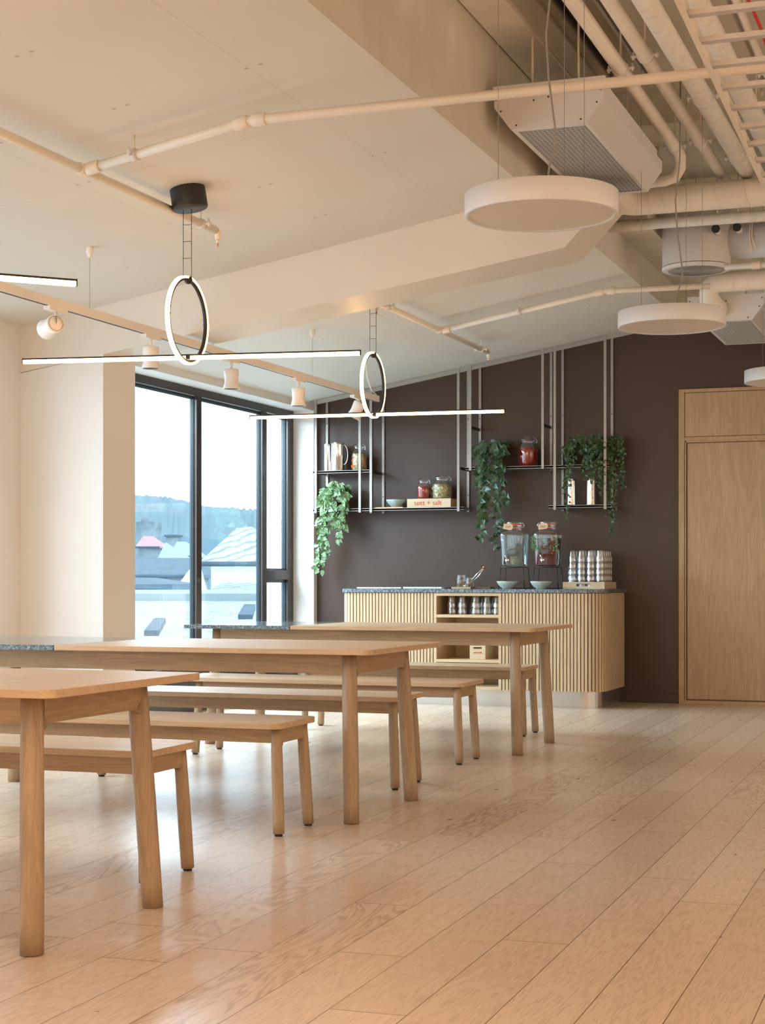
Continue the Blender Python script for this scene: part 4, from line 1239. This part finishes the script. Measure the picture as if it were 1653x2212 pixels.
# ring and bar LED pendants
def ring_pendant(label, x, y, ztop, R, barpts, zc, ang=0.0):
    t = thing('ring_pendant', label, 'pendant lamp', (x, y, ztop))
    zr = ztop-R
    def torus(r0, r1, w, mat, nm, a0=0, a1=2*PI, n_=96):
        m = MB(); vs = []; fs = []
        full = abs(a1-a0-2*PI) < 1e-6
        cnt = n_ if full else n_+1
        for k in range(cnt):
            a = a0+(a1-a0)*k/n_
            for (rr, xx) in ((r0, -w), (r1, -w), (r1, w), (r0, w)):
                vs.append((x+xx, y+rr*math.sin(a), zr+rr*math.cos(a)))
        for k in range(n_ if full else n_):
            k2 = (k+1) % cnt
            for j in range(4):
                j2 = (j+1) % 4
                fs.append((k*4+j, k*4+j2, k2*4+j2, k2*4+j))
        m.add(vs, fs, True)
        return m.build(nm, mat, t)
    torus(R-.019, R-.007, .0085, M['black'], 'ring_frame')
    torus(R-.0068, R+.002, .0105, M['led'], 'ring_light')
    for s_ in (-1, 1):
        MB().box(x-.0105, x+.0105, y+s_*(R-.010)-.0112, y+s_*(R-.010)+.0112, zr+.004, zr+.0075).build('joint', M['black'], t)
    MB().ball((x, y+.012, ztop-.014), .021, 14).build('hub', M['black'], t)
    # suspension ladder
    w = .0205
    for s_ in (-1, 1):
        MB().tube([(x+s_*w*.94, y+s_*w*.34, ztop-.01 if s_ < 0 else ztop-.03), (x+s_*w*.94, y+s_*w*.34, zc-.10)], .0016, 6).build('wire', M['black'], t)
    zz = ztop+.09
    while zz < zc-.12:
        MB().tube([(x-w*.94, y-w*.34, zz), (x+w*.94, y+w*.34, zz+.002)], .0014, 6).build('wire_rung', M['black'], t); zz += .083
    nrm = Vector((.1714, 0, -1)).normalized()
    top = Vector((x, y, cz(x)))
    MB().lathe([(.088, 0), (.088, .096), (.086, .1), (.001, .1)], tuple(top), 40, axis=tuple(nrm)).build('canopy', M['black'], t)
    # bar resting in the ring
    a, c_ = Vector(barpts[0]), Vector(barpts[1])
    d = (c_-a).normalized(); s_ = Vector((0, 0, 1)).cross(d).normalized()*.0095; u = Vector((0, 0, 1))
    mid = Vector((x, y, 0))
    def barbox(p, q, z0, z1, k=1.0):
        m = MB(); m.add([p-s_*k+u*z0, p+s_*k+u*z0, q+s_*k+u*z0, q-s_*k+u*z0, p-s_*k+u*z1, p+s_*k+u*z1, q+s_*k+u*z1, q-s_*k+u*z1],
            [(0,1,2,3), (4,5,6,7), (0,1,5,4), (1,2,6,5), (2,3,7,6), (3,0,4,7)]); return m
    L = (c_-a).length
    tm = (mid-a).dot(d)
    p1 = a+d*(L*.5-.012); p2 = a+d*(L*.5+.012)
    barbox(a, c_, .0035, .0115, .9).build('bar_frame', M['black'], t)
    barbox(a+d*.004, p1, -.0145, .0032).build('bar_light', M['led'], t)
    barbox(p2, c_-d*.004, -.0145, .0032).build('bar_light', M['led'], t)
    barbox(p1, p2, -.0105, .0036, .8).build('bar_joint', M['black'], t)
    for e_ in (a, c_): barbox(e_-d*.002, e_+d*.002, -.015, .012, 1.05).build('end_cap', M['black'], t)
    return t
zr1 = 2.536
ring_pendant('near ring and bar LED pendant hung from a black canopy on the sloped ceiling', -3.703, 7.354, zr1, .2155, [(-4.548, 7.206, 2.140), (-2.84, 7.49, 2.140)], cz(-3.703))
ring_pendant('far ring and bar LED pendant, just beyond the sloped beam', -3.788, 10.224, zr1, .2155, [(-4.64, 10.146, 2.132), (-2.914, 10.309, 2.132)], cz(-3.788))
ring_pendant('nearest LED pendant, only the tip of its glowing bar seen at the left edge', -3.80, 4.75, zr1, .2155, [(-4.45, 4.11, 2.1435), (-3.172, 5.388, 2.1435)], cz(-3.80))

# track with spotlights
TX = -4.53
t = thing('light_track', 'long cream lighting track hung on wires along the window side', 'light track', (TX, 9, 2.47))
MB().box(TX-.017, TX+.017, 4.2, 12.33, 2.45, 2.497).build('track', M['spot'], t)
MB().box(TX-.008, TX+.008, 4.21, 12.32, 2.4485, 2.4505).build('track_slot', M['black'], t)
for yy in (5.2, 7.835, 9.35, 10.976):
    MB().lathe([(.018, 0), (.020, -.03), (.008, -.055), (.001, -.058)], (TX, yy, cz(TX)+.002), 16).build('ceiling_cup', M['spot'], t)
    MB().tube([(TX, yy, 2.497), (TX, yy, cz(TX)-.05)], .0012, 5).build('wire', M['wire'], t)
MB().tube([(TX+.002, 12.30, 2.50), (TX+.004, 12.18, 2.53), (TX, 12.10, 2.62), (TX-.002, 12.05, cz(TX))], .006, 8).build('feed_cable', M['spot'], t)
def spotlight(label, y, mode):
    t = thing('spotlight', label, 'spotlight', (TX, y, 2.45))
    MB().box(TX-.018, TX+.018, y-.09, y+.09, 2.428, 2.4495).build('adapter', M['spot'], t)
    prof = [(.001, .0), (.044, .0), (.047, .004), (.0465, .03), (.043, .06), (.044, .085), (.054, .122), (.054, .126), (.047, .126), (.040, .10), (.001, .098)]
    if mode == 'down': c, ax = (TX, y, 2.385), (0, 0, -1)
    elif mode == 'side': c, ax = (TX+.03, y-.05, 2.36), (-.80, .58, -.12)
    else: c, ax = (TX+.03, y+.0, 2.395), (-.42, -.12, -.90)
    axv = Vector(ax).normalized()
    h = MB().lathe(prof, c, 30, axis=tuple(axv)).build('head', M['spot'], t)
    MB().lathe([(.046, .1255), (.001, .1245)], c, 24, axis=tuple(axv)).build('lens', M['grille'], h)
    m = MB()
    if mode == 'down': m.tube([(TX, y, 2.43), (TX, y, 2.383)], .009, 10)
    elif mode == 'side': m.tube([(TX, y, 2.43), (TX, y, 2.40), Vector(c)], .010, 10)
    else: m.tube([(TX, y, 2.43), Vector(c)+Vector((0, 0, -.0))], .009, 10)
    m.build('stem', M['spot'], t)
    if mode == 'side':
        cv = Vector(c)-axv*.001
        MB().lathe([(.037, -.001), (.0385, -.0018), (.040, -.001)], tuple(cv), 30, axis=tuple(axv)).build('rim_groove', M['cable'], h)
        MB().tube([cv-axv*.004+Vector((0, 0, .035)), cv-axv*.004], .004, 8).build('yoke_arm', M['cable'], t)
    return t
spotlight('leftmost track spotlight, turned sideways toward the white pier', 7.49, 'side')
spotlight('second track spotlight from the left, pointing down beside the near ring', 8.53, 'down')
spotlight('third track spotlight, pointing down before the window top', 9.62, 'down')
spotlight('fourth track spotlight, pointing down near the far ring', 10.72, 'down')
spotlight('last track spotlight at the wall end of the track, tilted', 11.86, 'tilt')

# ------------------------------------------------------------------ outside the window
OM = {}
OM['hill'] = plain('haze_tinted_blue_hillside', (.19, .255, .28), 1.0, vary=.10, scale=.012, spec=0)  # distance haze is put into the hill colour as a pale blue tint
OM['hill2'] = plain('nearer_haze_tinted_hillside', (.15, .225, .26), 1.0, vary=.14, scale=.02, spec=0)  # haze tint in the colour here too
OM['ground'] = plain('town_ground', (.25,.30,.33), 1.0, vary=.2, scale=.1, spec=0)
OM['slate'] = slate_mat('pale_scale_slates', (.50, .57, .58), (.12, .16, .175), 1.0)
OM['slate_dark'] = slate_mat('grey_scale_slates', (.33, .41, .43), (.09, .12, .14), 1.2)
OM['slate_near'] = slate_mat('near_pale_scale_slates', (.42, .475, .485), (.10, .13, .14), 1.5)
OM['darkroof'] = plain('dark_corrugated_roof', (.075, .12, .16), .7, vary=.15, scale=3)
OM['render'] = plain('white_rendered_wall', (.82, .86, .88), .9, vary=.03)
OM['ledge'] = plain('grey_roof_ledge', (.30,.37,.38), .8, vary=.05)
OM['redroof'] = plain('faded_red_gable', (.45,.26,.27), .9, vary=.05)
OM['stone'] = plain('haze_tinted_stone', (.22,.27,.29), .9, vary=.3, scale=1)  # stone colour shifted to blue-grey to carry the distance haze
def hillside(name, pts, depth, mat, label, wob, seed):
    rnd = random.Random(seed); vs = []; fs = []; rows = 7
    fine = []
    for (a, b_) in zip(pts[:-1], pts[1:]):
        for k in range(12):
            f_ = k/12; fine.append([a[i]+(b_[i]-a[i])*f_ for i in range(3)])
    fine.append(list(pts[-1]))
    for r_ in range(rows):
        q = r_/(rows-1)
        for p in fine:
            d = Vector((p[0], p[1], 0)).normalized()
            z = p[2]*(1-(1-q)**1.6*1.0) - 60*(1-q)**1.6 + rnd.uniform(-wob, wob)*(1 if r_ else 0)
            vs.append((p[0]-d.x*depth*(1-q), p[1]-d.y*depth*(1-q), z))
    c = len(fine)
    for r_ in range(rows-1):
        for k in range(c-1): fs.append((r_*c+k, r_*c+k+1, (r_+1)*c+k+1, (r_+1)*c+k))
    m = MB(); m.add(vs, fs, True)
    o = m.build(name, mat); tag(o, label, 'hill'); return o
hillside('hill', [(-420, 470, 40), (-330, 520, 34), (-289.7, 533, 31.9), (-280, 536.5, 31.2), (-270.7, 540, 29.2), (-266.8, 541.4, 27.9), (-256.7, 545, 27.0), (-248, 548, 26.5), (-241, 551, 26.2), (-200, 570, 22)], 260, OM['hill'], 'haze-tinted blue wooded hill on the horizon beyond the town', .5, 4)
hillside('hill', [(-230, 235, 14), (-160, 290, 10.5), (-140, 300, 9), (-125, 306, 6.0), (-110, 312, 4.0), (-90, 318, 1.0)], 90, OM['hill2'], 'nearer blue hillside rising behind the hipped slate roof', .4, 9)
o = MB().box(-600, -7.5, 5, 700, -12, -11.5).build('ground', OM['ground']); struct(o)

def F(px, py, d):   # position of a far point: sideways offset and height for a distance from the viewer
    t_ = (px-826.5)/3575.0; s_, c_ = math.sin(math.radians(20)), math.cos(math.radians(20))
    return Vector((d*(-s_+c_*t_), d*(c_+s_*t_), 1.04+(1252-py)/3575.0*d))
Rv = Vector((math.cos(math.radians(20)), math.sin(math.radians(20)), 0)); Fv = Vector((-math.sin(math.radians(20)), math.cos(math.radians(20)), 0))
def house(name, label, eave_l, eave_r, depth, ridge_l, ridge_r, zbase, roof, wall, base=None):
    """block with a hipped or gabled roof; all corners from two eave points, a depth and two ridge points"""
    el_, er_ = Vector(eave_l), Vector(eave_r)
    bl, br = el_+Fv*depth, er_+Fv*depth
    t = thing(name, label, 'building', ((el_.x+br.x)/2, (el_.y+br.y)/2, zbase))
    ax = (er_-el_).normalized()
    ins = lambda p, sx, sy: p + ax*sx + Fv*sy
    w = MB(); q = [ins(el_, .25, .25), ins(er_, -.25, .25), ins(br, -.25, -.25), ins(bl, .25, -.25)]
    w.add([(p.x, p.y, zbase) for p in q]+[tuple(p) for p in q], [(0,1,2,3), (4,5,6,7), (0,1,5,4), (1,2,6,5), (2,3,7,6), (3,0,4,7)]); w.build('wall', wall, t)
    r = MB(); rl, rr = Vector(ridge_l), Vector(ridge_r)
    th = Vector((0, 0, -.12))
    r.add([el_, er_, br, bl, rl, rr, el_+th, er_+th, br+th, bl+th], [(0,1,5,4), (1,2,5), (2,3,4,5), (3,0,4), (0,1,7,6), (1,2,8,7), (2,3,9,8), (3,0,6,9), (6,7,8,9)])
    r.build('roof', roof, t)
    g = MB(); g.tube([el_+Vector((0, 0, -.06)), er_+Vector((0, 0, -.06))], .07, 6); g.build('gutter', OM['darkroof'], t)
    return t
hl, hr = F(432, 1213, 41), F(625, 1213, 41)
house('slate_house', 'white house with a hipped scale-slate roof outside the middle window bay', hl, hr, 6.0, F(512, 1140, 43), F(545, 1138, 43), -9, OM['slate'], OM['render'])
house('low_slate_building', 'low scale-slate roof in front of the white hipped house', F(450, 1277, 34), F(640, 1277, 34), 2.6, F(478, 1259, 35.3), F(612, 1259, 35.3), -9, OM['slate_dark'], OM['render'])
house('dark_roofed_building', 'long dark corrugated roof outside the left window bay', F(200, 1241, 56), F(408, 1241, 56), 9, F(210, 1205, 60.5), F(425, 1205, 60.5), -9, OM['darkroof'], OM['stone'])
house('gabled_house', 'pale wall with a steep dark verge rising toward the window post', F(376, 1275, 38), F(432, 1275, 38), 1.5, F(426, 1208, 39), F(430, 1208, 39), -9, OM['render'], OM['render'])
house('grey_building', 'small grey sloping roof low at the left edge of the view', F(250, 1262, 30), F(372, 1262, 30), 4, F(262, 1247, 32), F(340, 1248, 32), -9, OM['darkroof'], OM['ledge'])
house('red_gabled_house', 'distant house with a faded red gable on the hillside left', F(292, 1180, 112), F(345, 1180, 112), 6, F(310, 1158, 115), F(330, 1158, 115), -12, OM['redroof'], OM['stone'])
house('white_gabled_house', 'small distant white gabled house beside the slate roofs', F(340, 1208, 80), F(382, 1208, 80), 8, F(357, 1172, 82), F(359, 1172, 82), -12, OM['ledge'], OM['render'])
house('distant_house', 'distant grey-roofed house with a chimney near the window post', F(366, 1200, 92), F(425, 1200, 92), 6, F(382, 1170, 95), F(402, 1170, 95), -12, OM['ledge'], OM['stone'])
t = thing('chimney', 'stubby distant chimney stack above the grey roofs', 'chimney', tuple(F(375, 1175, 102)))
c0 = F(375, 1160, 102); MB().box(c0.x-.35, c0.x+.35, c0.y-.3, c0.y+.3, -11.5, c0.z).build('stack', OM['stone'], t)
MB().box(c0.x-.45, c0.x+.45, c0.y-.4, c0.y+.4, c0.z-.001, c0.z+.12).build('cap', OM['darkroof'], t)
t = thing('church_tower', 'haze-tinted distant tower with a slim spire at the left edge of the window', 'tower', tuple(F(314, 1165, 130)))
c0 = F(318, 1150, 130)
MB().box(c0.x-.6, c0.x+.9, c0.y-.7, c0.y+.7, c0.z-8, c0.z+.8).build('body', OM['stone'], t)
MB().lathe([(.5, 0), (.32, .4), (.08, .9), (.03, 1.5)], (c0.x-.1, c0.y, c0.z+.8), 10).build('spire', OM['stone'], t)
# the neighbouring roof right below the window
t = thing('neighbour_roof', 'pale scale-slate roof directly below the window, with a grey ledge on top', 'roof', tuple(F(420, 1300, 24)))
a0, a1 = F(230, 1298, 25), F(680, 1298, 25)
b0, b1 = F(40, 1520, 13.8), F(760, 1520, 13.8)
m = MB(); dz = Vector((0, 0, -.25))
m.add([a0, a1, b1, b0, a0+dz, a1+dz, b1+dz, b0+dz], [(0,1,2,3), (4,5,6,7), (0,1,5,4), (1,2,6,5), (2,3,7,6), (3,0,4,7)]); 
roofp = m.build('slates', OM['slate_near'], t)
p, q = F(230, 1298, 25), F(690, 1298, 25)
m = MB(); m.add([p, q, q+Fv*1.2, p+Fv*1.2, p+Vector((0,0,.11)), q+Vector((0,0,.11)), q+Fv*1.2+Vector((0,0,.16)), p+Fv*1.2+Vector((0,0,.16))], [(0,1,2,3), (4,5,6,7), (0,1,5,4), (1,2,6,5), (2,3,7,6), (3,0,4,7)])
m.build('ledge', OM['ledge'], t)
for (px_, py_, d_, w_) in ((327, 1374, 18.0, .16), (530, 1338, 20.5, .18)):
    c0 = F(px_, py_, d_)
    m = MB(); m.add([c0-Rv*w_/2, c0+Rv*w_/2, c0+Rv*w_*.4+Fv*.7+Vector((0,0,.12)), c0-Rv*w_*.4+Fv*.7+Vector((0,0,.12)), c0-Rv*w_/2+Vector((0,0,.06)), c0+Rv*w_/2+Vector((0,0,.06)), c0+Rv*w_*.4+Fv*.7+Vector((0,0,.18)), c0-Rv*w_*.4+Fv*.7+Vector((0,0,.18))], [(0,1,2,3), (4,5,6,7), (0,1,5,4), (1,2,6,5), (2,3,7,6), (3,0,4,7)])
    m.build('roof_vent', OM['darkroof'], t)
